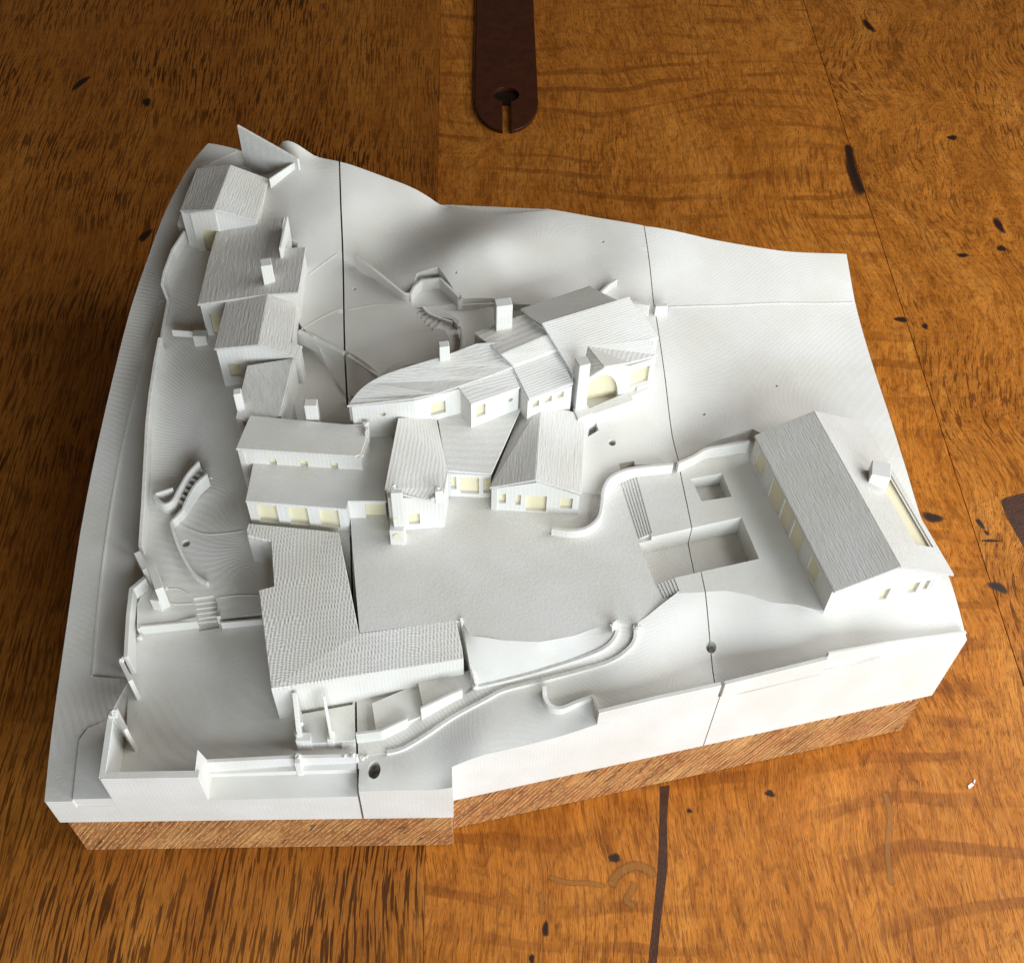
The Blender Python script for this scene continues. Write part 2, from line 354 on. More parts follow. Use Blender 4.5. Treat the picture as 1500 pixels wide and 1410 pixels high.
def chimney(parent, base, sx, sy, h, ang=0, name='chimney', point=0.0):
    o = box(name, base[0], base[1], sx, sy, base[2] - 0.5, base[2] + h, M_WALL, parent, ang, 0.03)
    if point:
        zt = (base[2] + h) * SC
        for v in o.data.vertices:
            if v.co.z + o.parent.location.z > zt - 0.0005 or v.co.z > zt - 0.0005:
                v.co.z += point * SC; v.co.x += (base[0] * SC - v.co.x) * 0.3
    return o

# ------------------------------------------------------------------ table
table = bpy.data.objects.new('table', None); COL.objects.link(table); tag(table, 'oiled oak tabletop of wide boards under the model', None, None, 'structure')
def board(x0, x1, y0, y1, mat, jog=0.0):
    rnd = random.Random(int(x0 * 10)); n = 60
    xs0 = [(x0, y0 + (y1 - y0) * k / n) for k in range(n + 1)]; xs1 = [(x1, y0 + (y1 - y0) * k / n) for k in range(n + 1)]
    poly = [(p[0], p[1], 0) for p in xs0[::-1]] + [(p[0], p[1], 0) for p in xs1]
    return prism('plank', poly, -2.4, mat, table, bevel=0.0)
G_ = 0.03
board(-90, 17.34, -40, 130, OAK_A); board(17.36, 50.70 - G_, -40, 130, OAK_B); board(50.70 + G_, 120, -40, 130, OAK_C)
obj('core', [(-90, -40, -2.5), (120, -40, -2.5), (120, 130, -2.5), (-90, 130, -2.5)], [[0, 1, 2, 3]], M_HOLE, table)
def fadeobj(name, V, F_, fade, mat):
    o = obj(name, V, F_, mat, table)
    at = o.data.attributes.new('fade', 'FLOAT', 'POINT'); at.data.foreach_set('value', fade)
    return o
def blob(name, c, rx, ry, mat, ang=0, z=0.012, seed=0, n=20):
    r = random.Random(seed); V = [(c[0], c[1], z)]; fd = [1.0]; F_ = []
    ph = [r.uniform(0, 6.28) for _ in range(3)]
    ca, sa = math.cos(ang), math.sin(ang)
    for ring, (k_, f) in enumerate(((0.55, 1.0), (0.9, 0.62), (1.7, 0.0))):
        for k in range(n):
            a = 6.28318 * k / n; q = k_ * (1 + 0.22 * (math.sin(2 * a + ph[0]) + math.sin(3 * a + ph[1])) * 0.5)
            x, y = rx * q * math.cos(a), ry * q * math.sin(a)
            V.append((c[0] + x * ca - y * sa, c[1] + x * sa + y * ca, z)); fd.append(f)
    for k in range(n):
        F_.append([0, 1 + k, 1 + (k + 1) % n])
        for g in (0, 1): F_.append([1 + g * n + k, 1 + (g + 1) * n + k, 1 + (g + 1) * n + (k + 1) % n, 1 + g * n + (k + 1) % n])
    return fadeobj(name, V, F_, fd, mat)
def track(name, pts, w, mat, z=0.011):
    q = smoothline([(p[0], p[1], 0) for p in pts], 6); V = []; fd = []; F_ = []
    for i, p in enumerate(q):
        a, b_ = q[max(i - 1, 0)], q[min(i + 1, len(q) - 1)]; d = Vector((b_[0] - a[0], b_[1] - a[1])).normalized(); nn = Vector((-d.y, d.x))
        e = min(1, i / 2, (len(q) - 1 - i) / 2)
        for k_, f in ((-1.6, 0), (-0.7, 0.7 * e), (0, 1.0 * e), (0.7, 0.7 * e), (1.6, 0)):
            V.append((p[0] + nn.x * w / 2 * k_, p[1] + nn.y * w / 2 * k_, z)); fd.append(f)
    for i in range(len(q) - 1):
        for k in range(4): F_.append([5 * i + k, 5 * i + k + 1, 5 * i + 6 + k, 5 * i + 5 + k])
    return fadeobj(name, V, F_, fd, mat)
kn = 0
for c, rx, ry, an in (((55.89,74.86,0.00),0.30,0.85,0.3),((59.37,58.45,0.00),0.35,0.3,0),((60.20,47.60,0.00),0.28,0.75,0.2),((59.67,44.96,0.00),0.3,0.3,0),((56.52,44.21,0.00),0.35,0.22,0),((50.35,37.49,0.00),0.45,0.22,0),((51.90,36.80,0.00),0.2,0.22,0),
                      ((48.37,20.16,0.00),0.50,0.34,-0.2),((51.24,19.66,0.00),0.13,0.42,0.35),((51.44,18.98,0.00),0.10,0.2,0.35),((51.56,18.37,0.00),0.55,0.08,0),((51.05,15.02,0.00),0.5,0.28,-0.4),
                      ((35.38,2.40,0.00),0.22,0.16,0),((26.92,-0.87,0.00),0.24,0.22,0),((23.27,-4.33,0.00),0.13,0.34,0),((22.55,-5.73,0.00),0.12,0.2,0.2),((31.02,1.54,0.00),0.11,0.11,0),((-6.74,63.12,0.00),0.3,0.5,0),((-4.21,46.59,0.00),0.25,0.7,-0.4),((-12.65,65.78,0.00),0.3,0.9,-0.5)):
    blob('knot', c, rx * 0.95, ry * 0.95, M_KNOT, an, 0.010, kn); kn += 1
cr = [(50.81,57.71,0.00),(50.59,55.50,-0.00),(50.55,53.17,0.00),(50.69,51.25,0.00)]
track('knot', [(p[0] - 0.22, p[1], 0) for p in cr], 0.6, M_KNOT); blob('knot', (cr[2][0] - 0.35, cr[2][1]), 0.4, 1.6, M_KNOT, 0.05, 0.009, 77)
# dark inlaid strip beside the front edge
st = [(29.63,2.88,0.00),(30.14,2.95,0.00),(29.80,1.09,0.00),(29.57,-1.41,0.00),(28.94,-4.11,0.00),(28.55,-6.04,0.00),(28.08,-8.49,0.00),(27.60,-8.48,0.00),(28.15,-6.03,0.00),(28.61,-3.77,0.00),(29.08,-1.40,0.00),(29.41,1.09,0.00)]
prism('inlay_strip', [(p[0], p[1], 0.012) for p in st], -0.05, M_WALNUT, table, bevel=0)
# walnut butterfly key at the right edge
bk = [(53.00,21.38,0.00),(53.34,21.64,-0.00),(54.66,22.00,-0.00),(57.45,22.52,0.00),(57.69,17.89,0.00),(54.61,15.45,-0.00),(53.44,17.84,0.00),(53.02,20.21,0.00)]
prism('butterfly_key', [(p[0], p[1], 0.014) for p in bk], -0.05, M_WALNUT, table, bevel=0)
# filled worm tracks
for i, tr in enumerate(([(41.41,2.44,0.00),(41.51,1.91,0.00),(41.47,1.06,0.00),(41.19,0.15,0.00),(40.93,-0.75,0.00),(40.80,-1.80,0.00),(40.76,-2.59,0.00)],
                        [(23.42,-1.71,0.00),(24.42,-2.07,0.00),(25.52,-2.13,0.00),(26.46,-2.32,0.00)], [(26.56,-2.39,0.00),(27.02,-1.71,0.00),(27.85,-1.31,0.00),(28.59,-1.53,0.00),(28.82,-1.95,0.00)], [(27.85,-2.07,0.00),(27.63,-2.58,0.00),(27.36,-3.01,0.00),(27.80,-3.42,0.00)], [(23.04,-2.49,0.00),(23.15,-3.07,0.00),(23.06,-3.66,0.00)])):
    track('worm_track', tr, (0.30, 0.26, 0.45, 0.35, 0.28)[i], M_TRACK)

# ------------------------------------------------------------------ wooden base under the print
Bz = 3.7
wb = prism('wooden_base', [(0.30, 0.02, Bz - 0.02), (18.78, -0.06, Bz - 0.02), (18.80, 0.80, Bz - 0.02), (43.15, 5.88, Bz - 0.02), (41.4, 30.4, Bz - 0.02), (30, 30.8, Bz - 0.02), (12, 34.5, Bz - 0.02), (4.2, 38, Bz - 0.02), (0.3, 27, Bz - 0.02), (0.0, 14, Bz - 0.02)], 0.012, M_SAWN, None, bevel=0.06)
tag(wb, 'thick rough-sawn oak slab base beneath the white printed model', 'wooden base')

# ------------------------------------------------------------------ terrain
def poly2(p): return [(q[0], q[1]) for q in p]
def inside(poly, X, Y):
    c = np.zeros(X.shape, bool); n = len(poly); j = n - 1
    for i in range(n):
        xi, yi = poly[i]; xj, yj = poly[j]
        k = ((yi > Y) != (yj > Y)) & (X < (xj - xi) * (Y - yi) / (yj - yi + 1e-12) + xi)
        c ^= k; j = i
    return c
class TPS:
    def __init__(s, pts, lam=0.02):
        p = np.array(pts, float); s.p = p[:, :2]; n = len(p)
        K_ = s.k(np.linalg.norm(s.p[:, None] - s.p[None], axis=2)) + lam * np.eye(n)
        Pm = np.hstack([np.ones((n, 1)), s.p]); A = np.zeros((n + 3, n + 3)); A[:n, :n] = K_; A[:n, n:] = Pm; A[n:, :n] = Pm.T
        s.w = np.linalg.solve(A, np.concatenate([p[:, 2], np.zeros(3)]))
    def k(s, r): return np.where(r > 1e-9, r * r * np.log(r + 1e-12), 0)
    def __call__(s, X, Y):
        out = np.empty(X.shape)
        for i in range(0, len(X), 4000):
            x = np.stack([X[i:i + 4000], Y[i:i + 4000]], 1)
            out[i:i + 4000] = s.k(np.linalg.norm(x[:, None] - s.p[None], axis=2)) @ s.w[:-3] + s.w[-3] + x @ s.w[-2:]
        return out
def const(z): return lambda X, Y: np.full(X.shape, z)

# outline of the whole print
EDGE_L = [(-0.05,0.04,6.15),(-0.48,4.60,6.30),(-0.70,9.70,6.80),(-0.84,16.02,7.60),(-0.52,24.07,8.80),(-0.02,29.41,9.80),(0.87,34.19,10.90),(2.07,36.96,12.30)]
EDGE_K = [(3.90,38.83,13.92),(5.64,38.23,13.96),(8.80,37.14,15.32),(10.61,36.52,14.76),(12.18,35.98,14.72),(13.47,35.64,14.49),(14.67,35.32,14.19),(15.88,35.01,13.88),(16.69,34.80,13.60),(17.49,34.59,13.16),(18.09,34.43,12.77),(18.91,34.21,12.95),(21.35,33.57,13.31),(24.34,32.79,13.80),(27.10,32.06,13.79),(30.16,31.30,13.72),(33.95,31.20,12.86),(38.55,31.09,12.00),(42.25,31.00,11.86)]
EDGE_R = [(42.42,28.13,10.82),(42.89,20.38,9.94),(43.32,13.37,9.30),(43.57,9.37,9.89)]
EDGE_F = [(43.75,6.07,9.20),(39.65,5.20,9.52),(36.86,4.60,9.01),(31.45,3.45,8.81),(25.43,2.17,8.76),(23.85,1.83,8.37),(21.30,1.29,8.16),(18.87,0.77,7.61)]
FRONT = [(43.77, 6.07), (18.84, 0.76), (18.84, -0.10), (0.0, 0.0)]
OUT = smoothline(EDGE_L + [EDGE_K[0]], 4)[:-1] + EDGE_K + EDGE_R
OUTLINE = poly2(OUT) + FRONT

RAMP_L = [(26.75,6.94,10.00),(26.71,6.32,9.85),(26.25,5.74,9.70),(25.34,5.38,9.45),(23.32,4.92,9.00),(21.69,4.63,8.65),(20.00,4.40,8.30),(18.83,3.96,8.00),(17.33,3.26,7.60),(16.72,2.99,7.45),(15.49,2.49,7.15),(14.32,2.46,6.95)]
RAMP_R = [(27.63,6.82,10.00),(27.54,6.00,9.85),(27.04,5.43,9.70),(26.22,5.03,9.45),(24.92,4.75,9.20),(23.30,4.47,8.90),(21.36,4.17,8.50),(20.38,3.75,8.30),(18.83,3.05,7.90),(17.67,2.40,7.55),(16.51,1.85,7.20),(15.74,1.73,7.05),(14.39,1.65,6.90)]
COURT_F = [(19.31,7.16,10.00),(19.76,6.29,10.00),(21.38,6.01,10.00),(23.00,5.91,10.00),(24.64,6.22,10.00),(25.98,6.77,10.00),(26.75,6.94,10.00)]
TERR_F = [(29.83,8.34,10.30),(31.01,8.40,10.30),(32.25,8.46,10.30),(33.38,8.17,10.30),(34.32,7.77,10.30),(35.47,7.64,10.30),(36.82,7.41,10.20)]
hill = TPS(EDGE_K + EDGE_R + [(EDGE_F[k][0], EDGE_F[k][1], EDGE_F[k][2] + (0.15 if k == 3 else 0)) for k in (1, 2, 3, 4, 5, 6, 7)] + RAMP_R[::2] + TERR_F + [
    (43.68,6.03,9.40), (42.48,8.44,10.00), (43.50,15.93,9.50), (38.57,20.11,10.30), (35.66,24.45,11.20), (37.36,28.37,11.70), (32.71,18.92,10.60),
    (30.50,21.39,11.18), (30.30,25.24,12.06), (30.22,26.67,12.27), (30.12,28.59,13.10), (30.66,18.30,10.21), (31.40,4.21,8.54), (31.31,5.89,9.04),
    (27.41,17.67,11.00), (26.23,15.78,10.50), (25.91,14.75,10.10), (28.40,16.14,10.60),
    (26.56,29.19,13.10), (21.06,28.48,14.50), (19.53,30.28,14.20), (18.76,27.64,14.00), (15.12,32.30,13.00), (14.24,29.10,12.70), (16.45,27.86,13.30), (35.29,19.12,10.90), (33.24,17.70,10.90), (9.87,35.56,14.75), (8.34,34.49,13.90),
    (24.08,26.04,12.90), (21.03,26.11,12.95), (18.75,25.96,13.00), (22.56,26.22,12.95), (14.99,24.46,12.40), (17.25,22.85,11.90), (20.25,24.43,12.40), (13.59,21.86,11.90), (12.90,25.00,12.40), (12.45,32.93,14.00),
    (9.91,34.42,14.30), (9.21,31.96,13.30), (10.76,28.65,12.60), (11.49,26.19,12.30), (10.42,24.89,12.00), (7.48,35.82,13.60), (6.67,37.52,13.50), (8.01,36.80,13.70),
    (14.66,0.18,7.00), (16.87,0.43,7.10), (18.61,0.22,7.20), (15.74,1.65,7.00), (20.04,1.56,8.20), (37.93,6.65,9.65), (33.90,6.36,9.60), (18.84, 0.0, 7.3), (14.6, 0.0, 6.9)])
ramp_h = TPS(RAMP_L + RAMP_R, 0.05)
emb_h = TPS(COURT_F + [(p[0], p[1], p[2] + 0.18) for p in RAMP_L[1:7]], 0.01)
gard_h = TPS([(3.33,8.65,7.45),(6.05,9.01,7.45),(9.11,9.14,7.50),(7.24,10.72,7.60),(4.42,11.14,7.65),(8.38,12.05,7.60),(7.02,13.02,7.95),(3.14,15.60,8.10),(5.69,15.50,8.20),(7.07,16.24,8.40),(5.37,19.07,9.00),(2.76,19.18,8.90),(3.51,22.86,9.80),(6.11,22.38,10.30),(2.51,28.10,10.50),(4.53,27.88,10.70),(2.56,31.40,11.20),(3.72,32.32,11.60),(6.33,30.10,11.30),(9.23,18.68,10.00),(9.48,15.38,9.50),(7.50,22.10,10.60),(10.32,19.91,10.80)], 0.05)
road_h = TPS(EDGE_L + [(1.27,0.06,6.20),(1.07,6.30,6.55),(0.78,9.62,6.90),(0.60,13.88,7.45),(0.62,18.85,8.15),(0.95,24.71,8.95),(1.47,29.35,9.85),(2.28,33.57,10.90),(3.79,37.12,13.20),EDGE_K[0],EDGE_K[1],(3.05,5.76,6.80),(2.44,7.31,6.75)], 0.02)

REG = []    # (polygon, height function or ('rel', dz), material index) ; first match wins
def reg(poly, h, mi=1): REG.append((poly2(poly), h, mi))
def circ(c, r, n=12, ry=None): return [(c[0] + r * math.cos(6.28318 * k / n), c[1] + (ry or r) * math.sin(6.28318 * k / n)) for k in range(n)]
reg([(28.26,11.55,10.30),(33.60,12.89,10.30),(34.12,10.32,10.30),(28.83,9.02,10.30)], const(8.9))
reg([(31.30,15.39,10.30),(33.00,15.73,10.30),(33.29,14.20,10.30),(31.69,13.91,10.30)], const(9.35))
for c, r, dz in (((27.27,17.35,11.00),0.20,0.5),((4.95,13.27,8.00),0.22,0.4),((31.34,6.02,9.20),0.26,0.6),((36.74,21.53,10.80),0.07,0.2),((32.47,19.57,10.80),0.09,0.12),((27.54,30.35,13.20),0.08,0.1),((19.06,27.30,13.70),0.08,0.1),((14.25,20.62,12.00),0.07,0.1),((13.31,27.36,13.00),0.10,0.1)):
    reg(circ(c, r), ('rel', -dz), 0)
reg(circ((15.20,0.93,7.10), 0.30, 16, 0.46), ('rel', -1.2), 0)
reg([(26.00,17.69,11.00),(26.11,18.30,11.00),(26.49,18.54,11.00),(26.60,18.06,11.00)], ('rel', -0.7), 0)
def lerp(a, b, t): return tuple(a[k] + (b[k] - a[k]) * t for k in range(len(a)))
for (a, b, c, d) in (((27.56,16.16,10.00),(28.31,11.80,10.00),(28.37,16.34,10.00),(28.92,11.96,10.00)), ((28.89,9.21,10.00),(29.19,8.26,10.00),(29.72,9.40,10.00),(29.92,8.49,10.00))):
    for i in range(5):
        t0, t1 = i / 5, (i + 1) / 5
        reg([lerp(a, c, t0), lerp(b, d, t0), lerp(b, d, t1), lerp(a, c, t1)], const(10.0 + 0.05 * (i + 1)))
reg([(28.32,16.10,10.30),(30.62,16.35,10.30),(32.38,17.41,10.30),(34.85,18.19,10.30),(35.55,17.71,10.30),(37.99,8.58,10.30)] + [(36.79,7.19,10.30)] + TERR_F[::-1][1:] + [(29.66,9.21,10.30),(28.87,11.75,10.30)], const(10.3))
reg([(13.57,14.08,10.00),(13.85,11.52,10.00),(14.15,9.09,10.00),(14.48,6.55,10.00)] + COURT_F + [(27.63,6.82,10.00),(28.15,7.15,10.00),(28.87,7.72,10.00),(29.77,8.37,10.00),(30.17,8.88,10.00),(29.15,12.17,10.00),(27.91,16.07,10.00),(27.07,15.48,10.00),(26.68,14.50,10.00),(25.56,14.74,10.00),(25.55,15.73,10.00),(23.87,18.54,10.00),(20.20,18.58,10.00),(15.80,18.62,10.00),(13.75,15.85,10.00)], const(10.0))
reg(RAMP_L + RAMP_R[::-1], ramp_h, 3)
reg(COURT_F + RAMP_L[1:7] + [(19.75,4.87,9.00),(19.56,5.82,9.60)], emb_h, 0)
reg([(15.01,3.98,7.60),(17.17,5.00,7.60),(17.53,3.29,7.60),(16.81,2.98,7.40),(15.28,2.51,7.40)], const(7.75))
reg([(17.19,4.84,8.10),(19.75,5.47,8.10),(20.00,4.51,8.10),(18.83,3.88,8.10),(17.55,3.04,8.10)], const(8.15))
reg([(18.06,6.72,7.40),(20.09,6.69,7.40),(20.07,4.80,7.40),(17.52,3.32,7.40),(15.55,2.30,7.40),(13.64,2.05,7.40),(14.24,5.27,7.40)], const(7.35))
stairs = [((5.68,10.11,7.50),(6.69,10.26,7.50)),((5.76,9.89,7.40),(6.84,10.04,7.40)),((5.84,9.67,7.30),(6.92,9.81,7.30)),((5.92,9.44,7.20),(6.96,9.59,7.20)),((5.96,9.22,7.10),(6.97,9.37,7.10)),((6.00,9.04,7.00),(6.98,9.15,7.00)),((6.06,8.56,6.80),(7.07,8.71,6.80))]
for i in range(6): reg([stairs[i][0], stairs[i][1], stairs[i + 1][1], stairs[i + 1][0]], const(7.38 - 0.1 * i))
reg([(7.45, -0.5), (14.5, -0.5), (14.5, 1.05), (7.45, 1.05)], lambda X, Y: 6.15 + 0.10 * Y + 0.03 * (X - 7.4), 0)
reg([(3.1, -0.2)] + [(3.27,3.14,6.80),(2.92,5.76,6.80),(3.04,8.45,6.80),(5.97,8.76,6.80),(7.31,8.98,6.80),(9.69,9.23,6.80),(11.03,5.64,6.80)] + [(14.06, 6.6), (14.48, -0.2)], TPS([(3,0,6.40),(8,0.5,6.55),(14,1,6.85),(3.3,4.5,6.55),(3.2,8.5,6.85),(8,9,7.0),(10.5,4,6.95),(7,4,6.80),(14.5,6,7.1)]), 3)
reg([(1.27,0.06,6.20),(1.05,2.96,6.30),(1.38,3.53,6.35),(2.20,3.84,6.50),(2.56,3.65,6.50),(3.2,0.0,6.2)], ('rel', 0.07), 0)
WALL_O = [(3.14,8.25,6.80),(2.91,9.81,7.20),(3.16,10.91,7.40),(2.53,13.18,7.80),(2.29,17.53,8.60),(2.14,21.29,9.30),(2.20,25.85,10.00),(2.31,28.38,10.50),(1.84,29.79,10.80),(2.09,31.88,11.20),(2.89,33.06,11.60)]
KERB = [(1.07,6.30,6.55),(0.78,9.62,6.90),(0.60,13.88,7.45),(0.62,18.85,8.15),(0.95,24.71,8.95),(1.47,29.35,9.85)]
reg(KERB + [(2.04,29.23,10.40)] + WALL_O[::-1][4:] + [(2.93,5.97,6.70)], ('rel', -0.10), 0)
reg([(3.1, 5.9)] + WALL_O + [(3.72,32.32,11.60),(5.19,33.74,11.80),(9.92,30.70,11.80),(9.87,26.09,10.80),(9.96,21.89,10.80),(10.84,18.00,10.80),(13.43,15.99,10.40),(13.62,13.21,10.00),(14.28,6.99,9.00),(10.60,7.05,7.00),(9.14,8.94,7.50),(6.14,8.98,7.50),(3.25,8.58,7.50)], gard_h, 3)
reg([(9.87,26.09,10.80),(9.96,21.89,10.80),(10.84,18.00,10.80),(13.81,16.12,10.80),(15.07,19.87,10.80),(13.39,20.37,10.80),(11.94,22.90,10.80),(10.46,25.01,10.80)], const(10.8))
reg([(9.87,26.09,10.80),(10.46,25.01,10.80),(11.94,22.90,10.80),(13.39,20.37,10.80),(15.43,20.27,10.90),(14.93,21.40,11.90),(12.98,22.99,12.00),(10.32,24.67,12.00)], TPS([(10.46,25.01,10.80),(11.94,22.90,10.80),(13.39,20.37,10.80),(15.43,20.27,10.90),(14.94,21.35,11.95),(13.00,22.89,12.10),(10.34,24.57,12.10),(11.64,23.73,12.10)]), 0)
reg([(16.63,25.70,12.90),(16.46,26.63,12.90),(16.89,27.74,12.90),(18.05,27.79,12.90),(19.21,26.07,12.90),(17.99,25.69,12.90)], const(12.75))
PATH_L = [(16.62,25.85,12.70),(16.97,25.20,12.55),(17.39,24.65,12.40),(17.99,24.43,12.25),(18.44,24.31,12.10),(18.67,23.88,11.90),(18.70,23.13,11.70)]
PATH_R = [(17.19,25.74,12.70),(17.57,25.30,12.55),(18.18,25.08,12.40),(18.82,24.95,12.20),(19.16,24.57,12.05),(19.23,23.92,11.85),(19.19,23.18,11.65)]
reg(PATH_L + PATH_R[::-1], TPS(PATH_L + PATH_R, 0.05), 3)
reg([(17.68,25.90,12.60),(21.03,26.15,12.60),(23.70,25.70,12.60),(24.03,23.94,11.80),(20.23,22.09,11.60),(18.37,22.61,11.60),(18.81,23.97,11.80),(19.27,24.83,11.90),(18.55,25.38,12.10)], TPS([(17.68,25.95,12.55),(21.03,26.04,12.60),(23.70,25.70,12.60),(24.03,23.84,11.90),(20.23,22.00,11.70),(18.37,22.52,11.70),(19.88,25.47,11.90),(21.79,25.46,11.90)]), 0)
reg([(18.38,34.35,12.83),(18.91,34.21,12.95),(21.35,33.57,13.31),(24.34,32.79,13.80),(24.81,32.66,13.85),(21.45,32.42,13.40)], TPS([(18.50,34.32,12.86),(21.35,33.57,13.31),(24.73,32.68,13.83),(21.45,32.60,13.25)], 0.5), 0)
reg([(-0.01,-3.94,6.00),(1.27,0.06,6.20),(2.20,3.84,6.50),(2.92,5.76,6.80)] + [(2.46,7.29,6.80)] + WALL_O[3:] + [(2.48,33.37,11.60),(2.65,34.58,12.30),(3.36,37.25,13.20),(5.69,38.05,13.90)] + [(6.0, 45), (-6, 45), (-6, -3)], road_h, 3)
reg([(-10, -10), (60, -10), (60, 60), (-10, 60)], hill, 0)

def seam_x(base, deg): k = 1 / math.tan(math.radians(deg)); return lambda y: base[0] + (y - base[1]) * k
SX1 = seam_x((14.47, 0.0), 93.7); SX2 = seam_x((31.44, 3.5), 93.0)
GAP1, GAP2 = 0.048, 0.026
def build_terrain():
    V2 = []; E2 = []
    def addpath(pts, closed, step):
        idx = []
        m = len(pts) if closed else len(pts) - 1
        for i in range(m):
            a, b = pts[i], pts[(i + 1) % len(pts)]
            n = max(1, int(math.hypot(b[0] - a[0], b[1] - a[1]) / step))
            for k in range(n): idx.append(len(V2)); V2.append((a[0] + (b[0] - a[0]) * k / n, a[1] + (b[1] - a[1]) * k / n))
        if not closed: idx.append(len(V2)); V2.append(pts[-1])
        for i in range(len(idx) - (0 if closed else 1)): E2.append((idx[i], idx[(i + 1) % len(idx)]))
    addpath(OUTLINE, True, 0.3)
    for poly, h, mi in REG[:-1]: addpath(poly, True, 0.35)
    for fx, gp in ((SX1, GAP1), (SX2, GAP2)):
        for g in (-gp, gp): addpath([(fx(-3) + g, -3), (fx(50) + g, 50)], False, 0.4)
    xs = np.arange(-2, 45, 0.36)
    for i, x in enumerate(xs):
        for y in np.arange(-0.4 + (0.18 if i % 2 else 0), 41, 0.36): V2.append((float(x), float(y)))
    r = delaunay_2d_cdt([Vector(v) for v in V2], E2, [], 0, 1e-5)
    P_ = np.array([(v[0], v[1]) for v in r[0]]); T = np.array([f for f in r[2] if len(f) == 3])
    C_ = P_[T].mean(axis=1); X, Y = C_[:, 0], C_[:, 1]
    ok = inside(OUTLINE, X, Y)
    x1 = 14.47 + (Y - 0.0) / math.tan(math.radians(93.7)); x2 = 31.44 + (Y - 3.5) / math.tan(math.radians(93.0))
    ok &= (np.abs(X - x1) > GAP1) & (np.abs(X - x2) > GAP2)
    blk = (X > x1).astype(int) + (X > x2).astype(int)
    ins = np.array([inside(poly, X, Y) for poly, h, mi in REG])
    first = np.argmax(ins, axis=0)
    def height(ri, x, y, cx, cy):
        h = REG[ri][1]
        if isinstance(h, tuple):
            nxt = None
            for k in range(ri + 1, len(REG)):
                if not isinstance(REG[k][1], tuple) and inside(REG[k][0], np.array([cx]), np.array([cy]))[0]: nxt = k; break
            return REG[nxt][1](x, y) + h[1]
        return h(x, y)
    H = np.zeros((len(T), 3))
    for ri in range(len(REG)):
        k = np.where(ok & (first == ri))[0]
        if len(k) == 0: continue
        q = P_[T[k].ravel()]
        H[k] = height(ri, q[:, 0], q[:, 1], X[k[0]], Y[k[0]]).reshape(-1, 3)
    res = []
    for b_ in range(3):
        key = {}; V = []; F_ = []; MI = []; SM = []
        def vid(ri, i, z):
            kk = (ri, i)
            if kk not in key: key[kk] = len(V); V.append((P_[i, 0], P_[i, 1], z))
            return key[kk]
        edges = {}
        sel = np.where(ok & (blk == b_))[0]
        for ti in sel:
            ri = first[ti]; t = T[ti]
            a, b, c = P_[t[0]], P_[t[1]], P_[t[2]]
            order = (0, 1, 2) if (b[0] - a[0]) * (c[1] - a[1]) - (b[1] - a[1]) * (c[0] - a[0]) > 0 else (0, 2, 1)
            F_.append([vid(ri, t[o_], H[ti, o_]) for o_ in order]); MI.append(REG[ri][2]); SM.append(True)
            for o_ in range(3):
                i, j = t[order[o_]], t[order[(o_ + 1) % 3]]
                edges.setdefault((min(i, j), max(i, j)), []).append((ri, i, j, H[ti, order[o_]], H[ti, order[(o_ + 1) % 3]]))
        def quad(i, j, zi, zj, wi, wj):
            if max(zi - wi, zj - wj) < 0.004: return
            s = len(V); V.extend([(P_[i, 0], P_[i, 1], zi), (P_[j, 0], P_[j, 1], zj), (P_[j, 0], P_[j, 1], min(wj, zj)), (P_[i, 0], P_[i, 1], min(wi, zi))])
            F_.append([s, s + 3, s + 2, s + 1]); MI.append(2); SM.append(False)
        for kk, es in edges.items():
            if len(es) == 1:
                ri, i, j, zi, zj = es[0]; quad(i, j, zi, zj, Bz, Bz)
            elif es[0][0] != es[1][0]:
                for e, o_ in ((es[0], es[1]), (es[1], es[0])):
                    wz = {o_[1]: o_[3], o_[2]: o_[4]}
                    if (e[3] + e[4]) > (wz[e[1]] + wz[e[2]]): quad(e[1], e[2], e[3], e[4], wz[e[1]], wz[e[2]])
        res.append((V, F_, MI, SM))
    return res
labels = ['left printed terrain block with the road and stepped garden walls', 'middle printed terrain block with the open court and curved ramp', 'right printed terrain block with the long house and half the pool']
BLK = []
for k, (V, F_, MI, SM) in enumerate(build_terrain()):
    ctr = ((6, 15), (22, 15), (37, 15))[k]
    t = thing('terrain_block', (ctr[0], ctr[1], Bz), labels[k], 'terrain model')
    o = obj('ground_surface', V, F_, M_TERR, t)
    o.data.materials.append(M_FLAT); o.data.materials.append(M_SIDE); o.data.materials.append(M_STEP)
    o.data.polygons.foreach_set('material_index', MI); o.data.polygons.foreach_set('use_smooth', SM)
    BLK.append(t)
LB, MB, RB = BLK

# ------------------------------------------------------------------ walls printed with the terrain
def W(name, pts, w, depth, par, **kw): return ribbon(name, pts, w, depth, M_WALL, par, **kw)
W('garden_wall', [(3.04,32.55,12.40),(2.38,31.45,11.90),(2.04,30.01,11.50),(2.00,29.19,11.30),(2.41,28.25,10.90),(2.36,26.78,10.70),(2.31,25.57,10.50)], 0.16, 1.0, LB)
W('garden_wall', [(2.43,25.18,11.00),(2.31,23.67,10.60),(2.30,21.66,10.30),(2.33,19.79,9.90),(2.50,17.36,9.40),(2.67,14.98,8.95),(2.80,12.69,8.50)], 0.2, 1.4, LB)
W('garden_wall', [(2.82,12.08,8.90),(3.40,11.10,8.80)], 0.32, 1.6, LB)
W('gate_pier', [(3.80,10.97,9.30),(4.42,9.59,9.30)], 0.42, 2.0, LB)
W('garden_wall', [(4.16,10.01,8.40),(4.01,9.45,8.40)], 0.5, 1.0, LB)
W('garden_wall', [(3.35,10.81,8.50),(2.75,10.19,8.40),(2.83,8.58,8.30),(3.10,6.35,8.30)], 0.22, 1.9, LB)
W('garden_wall', [(2.92,6.12,8.45),(3.60,4.98,8.45)], 0.22, 2.0, LB)
